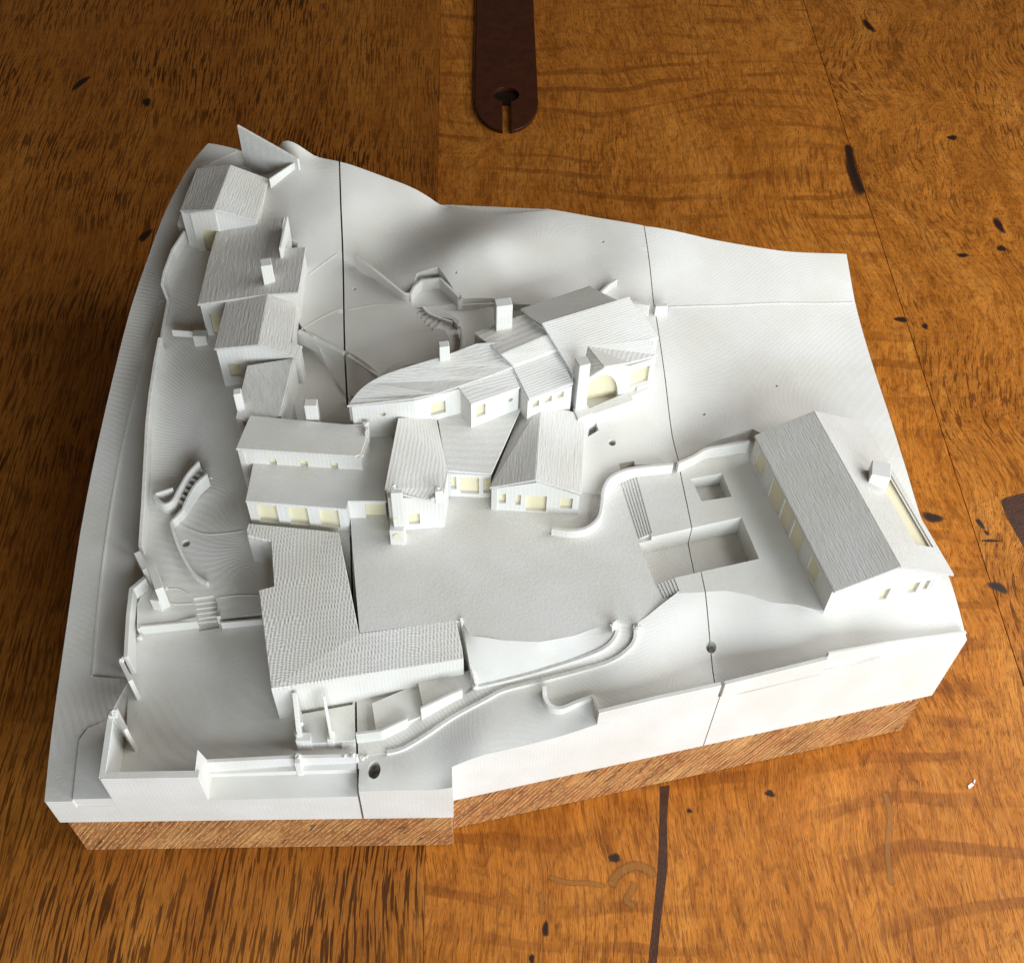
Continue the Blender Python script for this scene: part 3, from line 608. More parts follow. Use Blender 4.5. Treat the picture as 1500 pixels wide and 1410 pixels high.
W('garden_wall', [(3.24,8.51,7.55),(6.07,8.79,7.55)], 0.12, 0.9, LB)
W('garden_wall', [(7.22,8.72,7.50),(9.28,8.89,7.50)], 0.12, 0.9, LB)
W('garden_wall', [(3.06,3.25,8.70),(3.18,0.07,8.60)], 0.3, 2.6, LB)
W('garden_wall', [(3.10,3.25,8.70),(3.88,2.34,8.70)], 0.18, 2.4, LB)
box('gate_pier', (3.20,3.12,8.90)[0], (3.20,3.12,8.90)[1], 0.4, 0.4, 6, 8.9, M_WALL, LB)
prism('front_wall', [(3.13, -0.03, 8.6), (7.5, -0.03, 8.6), (7.5, 0.34, 8.6), (3.13, 0.34, 8.6)], Bz + 0.01, M_SIDE, LB)
prism('front_wall', [(7.30, -0.02, 8.6), (7.5, -0.02, 6.4), (7.52, 1.3, 7.7), (7.30, 1.3, 8.75)], 6.0, M_WALL, LB)
W('parapet', [(7.49,1.24,7.60),(11.30,1.40,7.55),(14.45,1.44,7.50)], 0.2, 1.3, LB)
box('parapet_pier', (11.70,1.24,7.60)[0], (11.70,1.24,7.60)[1], 0.28, 0.5, 6.2, 7.7, M_WALL, LB)
# fins and plate in front of the flat-roofed building
prism('paved_plate', [(11.48,3.61,7.45),(14.11,4.11,7.45),(14.28,2.22,7.45),(11.90,2.06,7.45)], 6.3, M_FLAT, LB)
W('fin_wall', [(11.58,3.63,9.60),(11.76,2.26,8.60)], 0.22, 2.2, LB)
W('fin_wall', [(12.93,3.49,9.50),(13.21,2.18,8.30)], 0.14, 2.2, LB)
box('pier', (11.90,2.26,7.90)[0], (11.90,2.26,7.90)[1], 0.7, 0.45, 6.4, 7.85, M_WALL, LB)
box('pier', (13.15,2.35,7.80)[0], (13.15,2.35,7.80)[1], 0.3, 0.5, 6.4, 7.8, M_WALL, LB)
# curved path walls and stair
W('path_wall', [(6.39,10.80,7.95),(5.68,11.27,8.00),(4.98,12.27,8.15),(4.45,13.38,8.35),(4.18,14.19,8.50),(4.40,14.51,8.60),(4.72,14.92,8.70)], 0.16, 0.9, LB, smooth=True)
W('path_wall', [(4.73,14.88,8.75),(4.95,15.45,9.00),(5.34,16.12,9.30),(5.90,16.60,9.55)], 0.16, 1.0, LB, smooth=True)
W('path_wall', [(5.40,17.32,9.70),(4.85,16.73,9.40),(4.45,15.93,9.15),(4.16,15.28,9.00),(3.75,15.10,8.95),(3.26,15.51,8.95),(3.08,15.78,8.95)], 0.14, 0.9, LB, smooth=True)
W('path_wall', [(3.22,15.70,9.05),(4.12,15.98,9.15)], 0.12, 0.6, LB)
for i in range(7):
    t = i / 6; a = lerp((4.39,15.58,8.60), (5.20,17.30,9.20), t); b = lerp((4.79,15.30,8.60), (5.76,16.93,9.20), t)
    ribbon('stair_tread', [a, b], 0.10, 0.5, M_WALL, LB, bevel=0)
# terrace edge slabs of the upper left garden
W('low_wall', [(2.97,25.82,10.95),(4.21,25.70,10.95)], 0.08, 0.5, LB)
box('planter', (4.65,25.35,11.20)[0], (4.65,25.35,11.20)[1], 0.75, 0.5, 10.0, 11.15, M_WALL, LB)
# retaining walls behind the top cabin
W('retaining_wall', [(6.23,37.37,16.30),(9.85,35.34,15.40)], 0.14, 3.6, LB)
W('retaining_wall', [(9.84,35.61,15.20),(8.08,34.67,14.50)], 0.12, 2.6, LB)
prism('paved_plate', [(6.91,38.18,13.90),(7.20,38.59,13.90),(8.36,37.32,13.90),(8.22,36.99,13.90)], 12.5, M_FLAT, LB)
# middle block
W('ramp_wall', [(p[0], p[1], p[2] + 0.26) for p in RAMP_L[:7]], 0.2, 0.9, MB, smooth=True)
W('ramp_wall', [(p[0], p[1], p[2] + 0.16) for p in RAMP_R[:12]], 0.2, 0.9, MB, smooth=True)
W('court_wall', [(19.28,7.22,10.15),(20.00,4.33,8.70)], 0.14, 2.6, MB)
prism('ramp_stub', [(26.36,6.64,10.45),(26.70,6.79,10.45),(26.75,6.50,10.30),(26.48,6.39,10.30)], 9.4, M_WALL, MB)
W('ramp_stub', [(27.59,6.71,10.30),(27.76,6.52,10.30)], 0.3, 0.8, MB)
W('ramp_kerb', [(RAMP_L[11][0], RAMP_L[11][1], 7.85), (RAMP_L[10][0], RAMP_L[10][1], 8.05), (RAMP_L[9][0], RAMP_L[9][1], 8.3)], 0.14, 1.6, MB, side=-1.0)
W('ramp_kerb', [(RAMP_L[8][0], RAMP_L[8][1], 8.7), (RAMP_L[7][0], RAMP_L[7][1], 8.85), lerp((RAMP_L[7][0], RAMP_L[7][1], 8.85), (RAMP_L[6][0], RAMP_L[6][1], 8.95), 0.4)], 0.14, 1.6, MB, side=-1.0)
W('garden_wall', [(23.17,3.97,9.30),(23.19,3.48,9.15),(23.43,3.07,9.10),(23.93,2.93,9.10),(24.67,3.18,9.20),(25.47,3.43,9.30)], 0.2, 1.0, MB, smooth=True)
W('garden_wall', [(25.44,3.40,9.30),(25.62,2.49,9.50)], 0.18, 1.4, MB)
W('front_parapet', [(25.57,2.20,9.87),(28.20,2.76,10.04),(31.35,3.43,10.07)], 0.22, 1.35, MB, side=1.0)
W('curved_garden_wall', [(23.85,12.18,10.50),(24.77,12.00,10.55),(25.63,12.13,10.60),(26.25,12.72,10.65),(26.49,13.63,10.70),(26.60,14.33,10.75),(26.97,15.05,10.85),(27.77,15.50,10.95),(28.85,15.68,11.00),(30.33,15.84,11.00)], 0.18, 1.0, MB, smooth=True)
W('low_wall', [(13.37,29.07,13.50),(14.34,28.10,13.50),(15.34,27.04,13.45),(16.12,26.21,13.40),(16.49,26.15,13.35)], 0.16, 0.7, MB, smooth=True)
W('plaza_wall', [(16.50,26.04,13.35),(16.71,26.64,13.40),(17.12,27.14,13.45),(18.18,27.25,13.50),(19.21,25.87,13.40),(19.36,25.97,13.40)], 0.16, 1.0, MB)
W('low_wall', [(27.17,26.64,13.00),(27.66,27.14,13.10),(28.14,27.47,13.20)], 0.16, 0.7, MB, smooth=True)
W('low_wall', [(17.20,25.59,12.95),(17.58,25.21,12.80),(18.18,24.98,12.65),(18.86,24.81,12.50)], 0.14, 0.7, MB, smooth=True)
W('low_wall', [(19.31,24.38,12.40),(19.35,23.79,12.20),(19.27,23.05,12.00)], 0.14, 0.7, MB, smooth=True)
for i in range(6):
    t = i / 5; ribbon('stair_tread', [lerp((16.74,25.53,12.75), (17.77,24.33,12.40), t), lerp((17.24,25.58,12.75), (18.29,24.92,12.45), t)], 0.09, 0.4, M_WALL, MB, bevel=0)
W('retaining_wall', [(10.36,24.47,12.20),(11.66,23.63,12.20),(12.97,22.79,12.20)], 0.28, 0.9, LB)
W('retaining_wall', [(13.20,22.64,12.20),(13.97,22.07,12.15),(14.94,21.30,12.00)], 0.28, 0.9, MB)
W('low_wall', [(17.99,25.90,12.70),(21.03,26.00,12.75),(24.07,25.77,12.85)], 0.08, 0.5, MB)
W('retaining_wall', [(28.57,25.86,13.00),(29.86,25.69,12.90)], 0.25, 1.2, MB)
W('retaining_wall', [(30.18,25.73,12.80),(30.88,25.78,12.80)], 0.25, 0.9, RB)
# right block
W('front_parapet', [(31.51,3.46,10.07),(34.05,4.00,10.25),(36.48,4.52,10.41)], 0.22, 1.3, RB, side=1.0)
W('front_parapet', [(36.51,4.53,10.60),(39.40,5.14,10.40),(43.72,6.06,9.80)], 0.16, 1.4, RB, side=3.2)
W('curved_garden_wall', [(30.58,15.89,11.00),(31.42,16.33,11.00),(32.19,16.79,11.05),(33.18,16.97,11.10),(34.53,17.24,11.10)], 0.18, 1.0, RB, smooth=True)

def drape(name, pts, fn, dz, w, par):
    q = smoothline([(p[0], p[1], 0) for p in pts], 8); X = np.array([p[0] for p in q]); Y = np.array([p[1] for p in q])
    ribbon(name, [(a, b, float(c) + dz) for a, b, c in zip(X, Y, fn(X, Y))], w, 0.2, M_TERR, par, bevel=0)
drape('ground_ridge', [(31.07,26.25,12.30),(34.28,26.66,12.00),(38.05,27.37,11.40),(42.29,27.99,10.90)], hill, 0.035, 0.06, RB)
drape('ground_ridge', [(15.16,21.35,12.00),(15.99,22.11,12.10),(16.98,22.41,12.20),(18.20,22.66,12.20)], hill, 0.12, 0.35, MB)
drape('ground_ridge', [(13.04,25.80,12.40),(14.56,26.02,12.60),(16.47,25.86,12.80)], hill, 0.03, 0.05, MB)
drape('path_edge', [(4.53,14.46,8.30),(5.09,14.09,8.20),(6.07,13.75,8.10),(7.93,13.80,8.00)], gard_h, 0.035, 0.06, LB)
drape('path_edge', [(4.06,10.27,7.60),(4.67,9.82,7.60),(5.75,9.83,7.50)], gard_h, 0.03, 0.05, LB)
drape('path_edge', [(6.95,10.13,7.50),(7.96,10.28,7.50),(8.93,10.27,7.50)], gard_h, 0.03, 0.05, LB)
drape('path_edge', [(4.22,10.60,7.60),(4.82,10.67,7.60),(5.48,10.32,7.50)], gard_h, 0.03, 0.05, LB)
drape('ground_ridge', [(10.48,24.78,12.10),(11.53,25.42,12.20),(12.65,25.97,12.40)], hill, 0.02, 0.09, LB)
drape('ground_ridge', [(10.65,28.54,12.60),(11.34,29.18,12.90),(12.17,29.93,13.20)], hill, 0.02, 0.09, LB)
drape('kerb', KERB, road_h, 0.03, 0.07, LB)
# ------------------------------------------------------------------ houses
def avg(*p): return tuple(sum(q[k] for q in p) / len(p) for k in range(3))
def zoff(p, dz): return (p[0], p[1], p[2] + dz)
def atz(p, z): return (p[0], p[1], z)

# --- long house by the pool
FL, BL, FR = (36.81,7.28,10.10), (34.57,16.56,10.10), (42.43,8.37,10.10)
BR = (BL[0] + FR[0] - FL[0], BL[1] + FR[1] - FL[1], 10.1)
h = thing('model_house', avg(FL, BL, FR, BR), 'long printed gable house beside the sunken pool with painted-glow side windows', 'model house')
EL, ER, RG = 12.15, 11.75, 13.35
rf = 0.52
fr_ = lerp(FL, FR, rf); br_ = lerp(BL, BR, rf)
wallslab(h, atz(FL, EL), atz(FR, ER), 9.2, [('r',0.48,0.56,0.42,0.80),('r',0.735,0.825,0.48,0.84),('r',0.875,0.92,0.52,0.84),('r',0.945,0.985,0.55,0.84)], top=[(rf, RG)])
wallslab(h, atz(BL, EL), atz(FL, EL), 9.2, [('r',0.06,0.155,0.50,0.90),('r',0.26,0.39,0.40,0.95),('r',0.41,0.525,0.40,0.95),('r',0.545,0.665,0.40,0.95),('r',0.765,0.855,0.50,0.90)], deep=0.03)
wallslab(h, atz(BR, ER), atz(BL, EL), 9.2, [], top=[(1 - rf, RG)])
wallslab(h, atz(FR, ER), atz(BR, ER), 9.2, [])
d_ = (Vector(FL) - Vector(BL)).normalized() * 0.18; e_ = (Vector(FR) - Vector(FL)).normalized()
def sh(p, a, b_): return (p[0] + d_.x * a + e_.x * b_, p[1] + d_.y * a + e_.y * b_)
lf, lb = sh(FL, 1, -0.03), sh(BL, -1, -0.03); rf_, rb = sh(FR, 1, 0.5), sh(BR, -1, 0.5); mf, mb_ = sh(fr_, 1, 0), sh(br_, -1, 0)
roof(h, [[(*lf, EL + 0.05), (*mf, RG + 0.10), (*mb_, RG + 0.10), (*lb, EL + 0.05)]], 0.14)
# right slope with the long recess near the eave
s0, s1 = 0.15, 0.60
def rp(u, v): a = lerp((*mf, RG + 0.10), (*mb_, RG + 0.10), u); b_ = lerp((*rf_, ER + 0.02), (*rb, ER + 0.02), u); return lerp(a, b_, v)
for q in ([rp(0, 0), rp(0, 1), rp(0.16, 1), rp(0.16, 0)], [rp(0.16, 0), rp(0.16, 0.56), rp(0.66, 0.56), rp(0.66, 0)], [rp(0.66, 0), rp(0.66, 1), rp(1, 1), rp(1, 0)], [rp(0.16, 0.90), rp(0.16, 1), rp(0.66, 1), rp(0.66, 0.90)]):
    roof(h, [q], 0.14, M_ROOF, bevel=0)
roof(h, [[zoff(rp(0.15, 0.55), -0.30), zoff(rp(0.15, 0.92), -0.30), zoff(rp(0.67, 0.92), -0.30), zoff(rp(0.67, 0.55), -0.30)]], 0.2, M_CREAM_GLOW, 'recess_floor')
cp = rp(0.56, 0.50); chimney(h, cp, 0.95, 0.95, 0.95, -15)

# --- main house: curved-roof wing
h = thing('model_house', (17.31,19.15,11.60), 'tall chimneyed main house with a curved roof wing and an arched porch', 'model house')
HB = h
zb = 10.4
e1, e2, e3, e4 = (13.83,17.35,13.90), (17.00,17.47,14.20), (18.13,17.88,14.25), (22.04,19.45,14.40)
wallslab(h, e1, e2, zb, [('o',0.48,0.82,0.17)])
wallslab(h, e2, (19.37,18.24,14.25), zb, [('r',0.33,0.65,0.62,0.85)])
wallslab(h, (19.37,18.24,14.25), e4, zb)
bk_ = [(13.72,17.54,14.00), (14.33,18.28,14.30), (15.35,18.89,14.55), (16.74,19.35,14.75), (18.47,19.92,14.90), (20.16,20.73,14.95)]
bw = smoothline(bk_, 3)
roof(h, [[(13.60,17.36,14.00), (15.39,17.44,14.20), (16.97,17.52,14.35), (18.13,17.79,14.40), (20.21,18.66,14.45), (22.04,19.46,14.55), (21.92,20.87,14.95)] + bw[::-1]], 0.13)
W('rear_wall', [zoff(p, -0.15) for p in bw], 0.2, 3.6, h)
chimney(h, (18.50,19.87,14.65), 0.52, 0.45, 1.15, 8)
# small wing
a, b, c, d = (19.30,18.24,14.20), (19.85,17.30,14.00), (22.30,18.44,14.00), (21.90,19.50,14.30)
wallslab(h, b, c, zb, [('r',0.06,0.30,0.70,0.94),('o',0.83,0.82,0.13)]); wallslab(h, a, b, zb)
roof(h, [[(19.20,18.25,14.35), (19.85,17.31,14.10), (22.37,18.45,14.10), (21.93,19.50,14.45)]], 0.12, M_ROOF2)
# middle wing
f1, f2 = (22.74,17.78,13.75), (25.07,18.84,13.75)
wallslab(h, f1, f2, zb, [('r',0.10,0.26,0.81,0.94),('r',0.39,0.55,0.81,0.94),('r',0.66,0.82,0.81,0.94)])
wallslab(h, (22.03,19.26,14.40), f1, zb, [])
wallslab(h, (20.06,21.77,14.55), (21.45,19.90,14.75), zb); wallslab(h, (21.45,19.90,14.75), (22.03,19.26,14.40), zb)
roof(h, [[(20.02,21.72,14.75), (21.41,19.85,15.05), (24.32,21.50,15.05), (23.15,23.28,14.80)], [(21.41,19.85,15.05), (22.03,19.41,14.65), (24.33,20.55,14.65), (24.32,21.50,15.05)], [(21.97,19.52,14.58), (22.80,17.78,13.90), (25.13,18.89,13.90), (24.41,20.67,14.58)]], 0.14, M_ROOF2)
chimney(h, (21.56,22.11,14.80), 0.85, 0.6, 1.75, 10)
# great roof with the porch
k1, k2, k3, k4 = (22.50,23.33,14.90), (26.32,25.10,14.90), (28.28,23.61,15.50), (23.53,21.65,15.50)
roof(h, [[k1, (23.53,21.70,15.45), (27.39,23.30,15.45), k2]], 0.15, M_ROOF2)
roof(h, [[k4, (25.17,19.18,14.10), (25.53,19.08,13.95), (25.93,20.64,14.75), (26.68,19.23,14.75), (28.11,19.94,14.30), (29.68,20.70,14.05), (29.23,21.41,14.50), (29.80,21.61,14.45), (28.77,23.09,15.20), (28.55,23.09,15.25), k3]], 0.15, M_ROOF2)
roof(h, [[(25.92,20.58,14.76), (25.68,19.62,13.20), (26.67,19.20,14.74)]], 0.12, M_ROOF2, 'gable_valley')
wallslab(h, (22.57,23.23,14.70), (23.62,21.70,15.10), zb); wallslab(h, (23.62,21.70,15.10), (25.09,19.32,13.90), zb)
p0, p1 = (25.63,19.44,13.35), (28.12,20.02,13.95)
wallslab(h, p0, p1, zb + 0.6, [('a',0.03,0.84,0.06,1.12,0.40)], top=[(0.47, 14.6)])
wallslab(h, p1, (29.59,20.70,13.85), zb + 0.6, [('r',0.12,0.84,0.42,0.84)])
wallslab(h, (29.59,20.70,13.85), (29.23,21.51,14.30), zb); wallslab(h, (29.72,21.65,14.25), (28.72,23.09,15.00), zb); wallslab(h, (29.22,21.46,14.30), (29.71,21.60,14.30), zb)
wallslab(h, (28.72,23.09,15.00), (26.41,25.15,14.70), zb); wallslab(h, (26.41,25.15,14.70), (22.57,23.38,14.70), zb)
chimney(h, (25.54,19.08,11.60), 0.62, 0.62, 3.75, 18, 'porch_chimney')
prism('hearth_block', [(25.21,18.88,12.00), (25.45,18.07,12.00), (26.23,18.49,12.00), (25.92,19.21,12.00)], 10.6, M_WALL, h)
prism('porch_step', [(25.91,18.86,11.85), (26.17,18.47,11.85), (28.54,19.51,11.85), (28.19,20.10,11.85)], 10.6, M_WALL, h)
prism('porch_step', [(25.85,18.89,11.60), (26.19,18.45,11.60), (28.56,19.49,11.60), (28.46,20.03,11.60)], 10.6, M_WALL, h)
prism('porch_step', [(28.19,20.10,11.85), (28.34,19.71,11.85), (29.46,20.39,11.85), (29.36,20.83,11.85)], 10.6, M_WALL, h)
prism('porch_step', [(29.56,20.55,12.10), (29.49,20.95,12.10), (28.64,20.56,12.10), (28.72,20.16,12.10)], 10.6, M_WALL, h)

# --- front row: parapet house, link, gable house
h = thing('model_house', (18.06,13.16,10.00), 'front gabled cottage with four openings facing the court', 'model house')
a, b = (20.84,13.73,10.00), (25.28,13.36,10.00)
wallslab(h, atz(a, 11.75), atz(b, 11.6), 9.6, [('r',0.085,0.165,0.50,0.90),('r',0.275,0.335,0.46,0.88),('r',0.395,0.63,0.24,0.90),('r',0.78,0.925,0.42,0.86)], top=[(0.50, 12.45)])
lw = (22.35,18.23,11.90); rw = (25.67,17.85,11.70)
wallslab(h, atz(b, 11.6), atz(rw, 11.6), 9.6); wallslab(h, (22.16,17.99,11.80), atz(a, 11.75), 9.6)
roof(h, [[(20.74,13.69,11.90), (23.00,13.60,12.60), (23.48,18.60,12.60), (22.51,18.90,11.95)], [(23.00,13.60,12.60), (25.35,13.37,11.75), (25.78,17.90,11.75), (25.46,18.67,11.85), (23.48,18.60,12.60)]], 0.13)
h2 = thing('model_house', (17.02,13.17,10.00), 'parapet house with a slim niched tower and one small square window', 'model house')
a, b = (15.76,12.46,10.00), (18.45,12.66,10.00)
wallslab(h2, atz(a, 12.7), atz(b, 12.5), 9.6, [('r',0.34,0.55,0.28,0.58)])
wallslab(h2, atz(b, 12.5), (18.66,14.36,12.40), 9.6)
wallslab(h2, (16.06,16.92,13.00), (15.69,12.82,13.00), 9.6); 
roof(h2, [[(15.60,12.79,13.10), (15.91,12.49,13.10), (16.50,12.51,12.95), (17.88,12.46,12.50), (18.47,13.29,12.45), (18.63,14.45,12.40), (18.04,17.86,12.42), (17.11,17.66,12.78), (16.12,17.30,13.10)]], 0.13, M_ROOF2)
prism('corner_pier', [(18.02,12.84,13.05), (18.45,12.88,13.05), (18.46,12.63,13.05), (18.06,12.55,13.05)], 12.1, M_WALL, h2)
twr = prism('tower', [(15.94,12.21,13.90), (16.49,12.25,13.90), (16.56,11.88,13.90), (15.98,11.84,13.90)], 9.6, M_WALL, h2)
box('tower_foot', (16.14,11.86,10.90)[0], (16.14,11.86,10.90)[1], 0.72, 0.55, 9.4, 11.2, M_WALL, h2, -3)
blobp = (16.10,12.41,10.60)
for zz, rr in ((11.9, 0.12), (10.75, 0.22)):
    c_ = ((16.14,11.86,10.90)[0], (16.14,11.86,10.90)[1] - (0.29 if zz < 11.5 else 0.0))
    n = 14; V = [(c_[0] + rr * math.cos(6.283 * k / n), c_[1] - 0.02, zz + rr * math.sin(6.283 * k / n)) for k in range(n)]
    V += [(p[0], p[1] + 0.06, p[2]) for p in V]
    fixn(obj('niche', V, [list(range(n)), list(range(n, 2 * n))] + [[k, (k + 1) % n, n + (k + 1) % n, n + k] for k in range(n)], M_CREAM_GLOW, h2))
h3 = thing('model_house', (19.63,15.34,10.00), 'low link building under a flat ribbed roof between the two front cottages', 'model house')
a, b = (18.57,14.64,10.00), (20.83,14.48,10.00)
wallslab(h3, atz(a, 11.85), atz(b, 11.85), 9.6, [('r',0.09,0.22,0.45,0.90),('r',0.31,0.73,0.30,0.90),('r',0.83,0.99,0.34,0.90)])
roof(h3, [[(18.55,14.76,11.95), (20.85,14.52,11.95), (22.49,18.58,12.42), (20.20,18.41,12.42), (18.07,18.18,12.38)]], 0.12, M_ROOF2)

# --- flat-roofed pair at the left of the front row
h = thing('model_house', (10.99,14.40,9.60), 'two-tier flat-roofed house with three wide openings above the woven roof', 'model house')
a, b, c, d = (8.60,13.34,11.35), (13.62,12.82,11.35), (13.66,13.29,11.35), (15.51,13.26,11.35)
wallslab(h, a, b, 9.0, [('r',0.09,0.29,0.30,0.94),('r',0.40,0.60,0.30,0.94),('r',0.71,0.91,0.30,0.94)])
wallslab(h, b, c, 9.0); wallslab(h, c, d, 9.0, [('r',0.44,0.98,0.42,0.92)])
wallslab(h, (8.72,15.74,11.35), a, 8.0)
roof(h, [[(8.70,15.80,11.50), (8.57,13.27,11.50), (13.64,12.71,11.50), (13.68,13.22,11.50), (15.59,13.19,11.50), (15.56,13.79,11.50), (16.07,19.44,11.50), (12.96,19.47,11.50)]], 0.13, M_ROOF2)
a, b, c, d = (8.07,15.75,12.50), (14.31,15.20,12.50), (14.62,16.54,12.50), (8.53,17.88,12.50)
wallslab(h, a, b, 9.0, [('r',0.24,0.30,0.70,0.84),('r',0.49,0.555,0.70,0.84),('r',0.74,0.80,0.70,0.84)])
wallslab(h, b, c, 9.0); wallslab(h, d, a, 8.0)
roof(h, [[(8.49,17.89,12.70), (8.01,15.68,12.70), (14.02,15.13,12.70), (14.32,15.26,12.70), (14.57,16.51,12.70), (14.49,17.29,12.70), (13.42,17.25,12.70)]], 0.16, M_ROOF2)
chimney(h, (11.71,17.85,12.40), 0.66, 0.5, 1.3, 0)
HD = h
W('roof_kerb', [(14.55,16.44,12.95), (14.55,17.16,12.95)], 0.2, 0.8, h)

# --- detached flat building with the woven roof
h = thing('model_house', (12.59,8.29,7.50), 'L-shaped flat building with a woven-textured roof dropping below the court', 'model house')
LP = [(8.47,12.63,10.00), (8.53,13.01,10.00), (13.12,12.41,10.00), (14.45,6.52,10.00), (19.05,7.17,10.00), (19.43,5.22,9.75), (10.56,3.64,9.95), (9.46,9.00,10.00), (10.17,9.22,10.00), (9.77,11.90,10.00), (8.55,12.25,10.00)]
prism('roof', LP, 9.75, M_WEAVE, h, bevel=0.03)
ins_ = [(p[0], p[1], 9.74) for p in LP]
n = len(ins_)
prism('wall', [lerp(p, (sum(q[0] for q in ins_) / n, sum(q[1] for q in ins_) / n, 9.74), 0.004) for p in ins_], 6.2, M_WALL, h, bevel=0)

# --- upper left cluster
h = thing('model_house', (7.74,23.21,10.50), 'gabled house with one square window above the narrow left wing', 'model house')
a, b = (6.33,22.12,13.10), (10.71,21.84,13.00)
gx = (8.70,21.78,13.75)
wallslab(h, a, b, 9.8, [('r',0.10,0.25,0.40,0.72)], top=[(0.52, 13.65)])
wallslab(h, (6.48,25.71,13.10), a, 9.8)
roof(h, [[(6.22,22.08,13.25), (8.68,21.78,13.85), (8.80,25.60,13.85), (6.42,25.82,13.25)], [(8.68,21.78,13.85), (10.76,21.45,13.15), (10.87,22.40,13.15), (10.23,22.46,13.35), (10.28,26.45,13.15), (8.80,25.60,13.85)]], 0.15)
W('side_wall', [(10.64,21.79,13.00), (10.70,22.44,13.00), (10.14,22.65,13.05), (10.21,26.17,13.05)], 0.16, 2.8, h)
h = thing('model_house', (7.13,30.09,11.30), 'broad single-slope roofed house with chimney and upright fin wall', 'model house')
wallslab(h, (4.95,25.76,12.95), (6.42,25.76,13.20), 10.4, [('r',0.25,0.95,0.10,0.72,0.18)])
wallslab(h, (8.70,25.66,13.70), (10.38,25.49,14.00), 10.4); wallslab(h, (10.38,25.49,14.00), (10.54,29.09,14.00), 10.4)
wallslab(h, (5.30,32.81,13.00), (4.95,25.76,12.95), 10.4)
roof(h, [[(5.25,32.87,13.20), (5.00,29.21,13.15), (4.85,25.61,13.10), (6.47,25.61,13.40), (8.76,25.60,13.85), (10.53,25.38,14.20), (10.65,29.03,14.20), (9.02,29.32,13.90), (9.09,30.63,13.92), (9.18,31.90,13.95), (6.93,32.15,13.50), (6.83,32.69,13.50)]], 0.14)
W('fin_wall', [(9.49,30.94,14.80), (9.32,28.40,14.70)], 0.14, 2.5, h)
chimney(h, (8.77,26.74,13.90), 0.62, 0.62, 1.25, 12)
h = thing('model_house', (8.76,20.90,10.80), 'low narrow wing with pointed chimney below the gabled house', 'model house')
roof(h, [[(7.94,21.49,12.60), (7.78,19.63,12.50), (7.70,17.97,12.40), (8.69,17.59,12.40), (10.00,17.97,12.60), (10.40,21.83,12.80)]], 0.14)
wallslab(h, (10.07,17.92,12.55), (10.46,21.83,12.70), 9.6); wallslab(h, (8.01,21.38,12.45), (7.76,17.97,12.30), 9.0)
chimney(h, (7.91,18.63,12.40), 0.55, 0.42, 1.0, 8, point=0.3)
h = thing('model_house', (5.00,32.28,12.00), 'small gabled cabin at the top corner with an open front porch', 'model house')
wallslab(h, (3.82,31.85,14.30), (5.34,31.48,14.75), 11.2, [('r',0.30,0.98,0.12,0.66,0.2)])
wallslab(h, (3.21,32.28,14.10), (3.80,32.03,14.15), 11.2)
wallslab(h, (5.32,31.54,14.70), (7.53,31.61,14.00), 11.2, [])
wallslab(h, (7.53,31.61,14.00), (7.88,35.25,14.00), 11.2); wallslab(h, (3.58,36.08,14.00), (3.21,32.28,14.10), 11.2)
roof(h, [[(3.16,32.21,14.20), (3.83,31.79,14.35), (5.35,31.36,14.95), (5.84,35.42,14.95), (3.66,35.89,14.30)], [(5.35,31.36,14.95), (7.62,31.37,14.15), (7.99,35.12,14.15), (5.84,35.42,14.95)]], 0.14)

# crumbs of stray filament where the print head stopped
def crumb(p, r, par, seed):
    rn = random.Random(seed); bm = bmesh.new(); bmesh.ops.create_icosphere(bm, subdivisions=2, radius=1.0)
    for v in bm.verts:
        k = r * rn.uniform(0.6, 1.25); v.co = Vector((p[0] + v.co.x * k, p[1] + v.co.y * k, p[2] + v.co.z * k * 0.8))
    V = [tuple(v.co) for v in bm.verts]; bm.verts.index_update(); F_ = [[v.index for v in f.verts] for f in bm.faces]; bm.free()
    obj('print_crumb', V, F_, M_WALL, par)
for k, (p, r, par) in enumerate((((3.24,3.12,8.95),0.17,LB),((11.74,1.34,7.75),0.14,LB),((14.20,1.46,7.55),0.13,LB),((13.85,1.43,7.55),0.09,LB),((3.20,8.17,7.00),0.16,LB),((3.00,6.10,8.50),0.14,LB),((4.36,10.42,8.00),0.12,LB),((6.10,16.44,9.40),0.10,LB),((11.64,2.40,7.90),0.16,LB),((11.82,2.69,8.30),0.12,LB),((13.15,2.43,7.85),0.12,LB),
        ((26.48,6.60,10.45),0.14,MB),((27.70,6.52,10.30),0.16,MB),((19.36,25.81,13.35),0.13,MB),((19.27,24.69,12.25),0.12,MB),((19.94,4.26,8.70),0.14,MB),((14.63,1.53,7.00),0.12,MB),((14.82,1.60,7.00),0.09,MB),
        ((14.49,17.03,12.95),0.17,HD),((14.54,16.57,12.90),0.12,HD),((14.31,15.25,12.60),0.13,HD),((16.13,12.29,13.90),0.16,h2),((16.36,12.21,13.90),0.10,h2),((18.19,12.84,13.05),0.12,h2),((17.87,12.55,12.50),0.10,h2))):
    crumb(p, r, par, 50 + k)
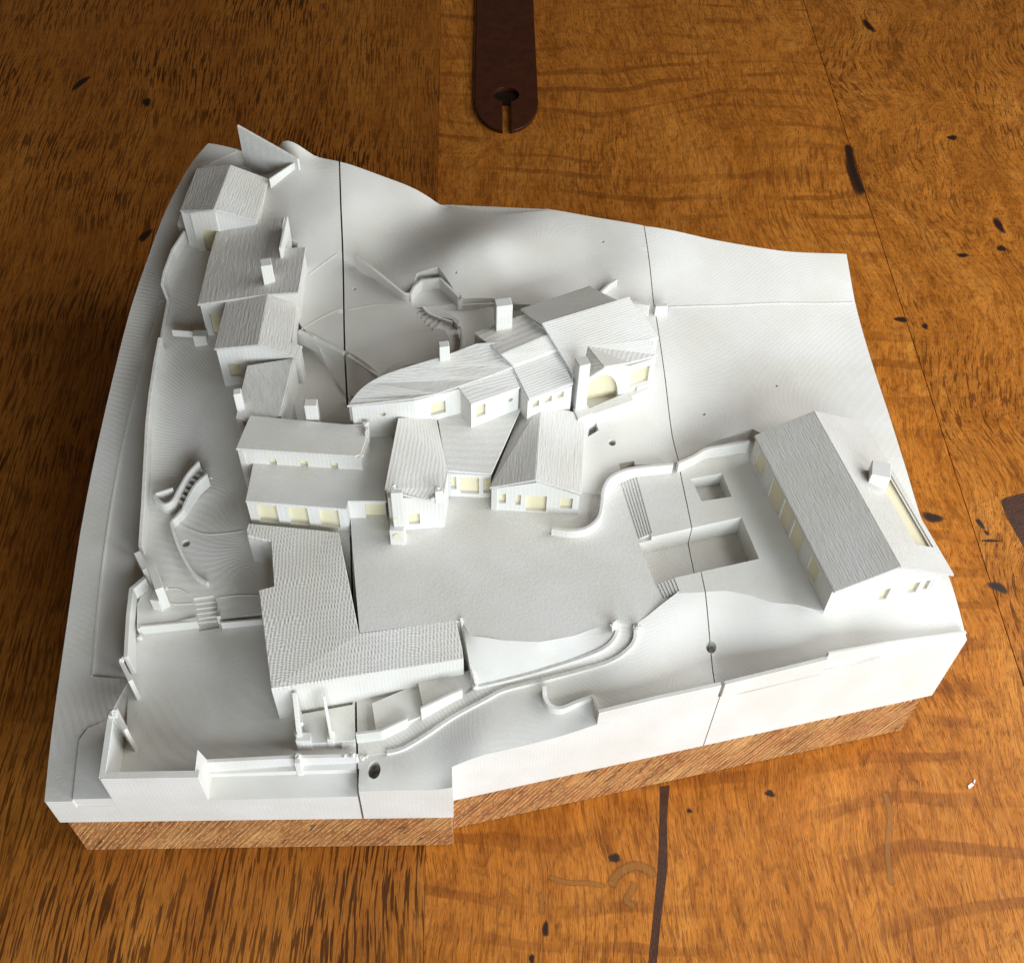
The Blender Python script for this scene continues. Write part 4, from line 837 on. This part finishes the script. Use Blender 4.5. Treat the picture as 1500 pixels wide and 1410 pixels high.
# ------------------------------------------------------------------ leather strap
def strap():
    t = thing('leather_strap', (22.80,66.12,0.00), 'dark brown leather strap end with keyhole slot lying on the table', 'strap')
    c0, c1 = (22.98,64.17,0.00), (23.95,78.90,0.00)
    ax = Vector((0.015, 1.0)).normalized(); nx = Vector((ax.y, -ax.x))
    cx, cy = (22.95,62.92,0.20)[0], (22.95,62.92,0.20)[1]
    Rw = 2.62
    def pt(s, v): return (cx + nx.x * s + ax.x * v, cy + nx.y * s + ax.y * v)
    outer = []
    for k in range(25):
        a = math.pi + math.pi * k / 24
        outer.append((Rw * math.cos(a), Rw * 1.55 * math.sin(a)))
    outer = outer[:12] + [(-0.36, -Rw * 1.55)] + [] + [(0.36, -Rw * 1.55)] + outer[13:]
    # outline with the slot cut up to the hole
    i = next(k for k, p in enumerate(outer) if p == (-0.36, -Rw * 1.55))
    hole = [(1.05 * math.sin(a), 0.85 - 1.05 * math.cos(a)) for a in [2 * math.pi * k / 28 for k in range(2, 27)]]
    hole = [(-p[0], p[1]) for p in hole]
    outer = outer[:i + 1] + [(-0.36, -0.10)] + hole + [(0.36, -0.10)] + outer[i + 1:]
    outer += [(Rw * 0.98, 12), (Rw * 0.95, 40), (-Rw * 0.95, 40), (-Rw * 0.98, 12)]
    P3 = [(*pt(s, v), 0.36) for s, v in outer]
    o = prism('leather', P3, 0.03, M_LEATHER, t, bevel=0.05)
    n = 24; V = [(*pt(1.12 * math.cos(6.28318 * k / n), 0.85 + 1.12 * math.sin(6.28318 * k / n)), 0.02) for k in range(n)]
    obj('hole_shade', V, [list(range(n))], M_HOLE, t)  # flat dark disc put in for the shade inside the strap hole
    ed = [(*pt(s * 1.02 - 0.03, v), 0.22) for s, v in ((-Rw, 0), (-Rw * 0.98, 12), (-Rw * 0.95, 40))]
    ribbon('raw_edge', ed, 0.12, 0.2, M_EDGE, t, bevel=0)
    return t
strap()

# ------------------------------------------------------------------ small chips on the table
for c, a, k, lb in (((46.09,2.63,0.00), 0.5, 1.0, 'larger white plastic chip lying on the oak table right of the model'), ((46.38,2.89,0.00), 1.1, 0.6, 'smaller white plastic crumb touching the larger chip on the table')):
    o = prism('plastic_chip', [(c[0] + k * (0.20 * math.cos(a) * x - 0.09 * math.sin(a) * y), c[1] + k * (0.20 * math.sin(a) * x + 0.09 * math.cos(a) * y), 0.1 * k) for x, y in ((-1, -1), (1, -0.7), (0.8, 1), (-0.7, 0.8))], 0.004, M_CHIP, None, bevel=0.02)
    tag(o, lb, 'chip', 'plastic chips on the table')
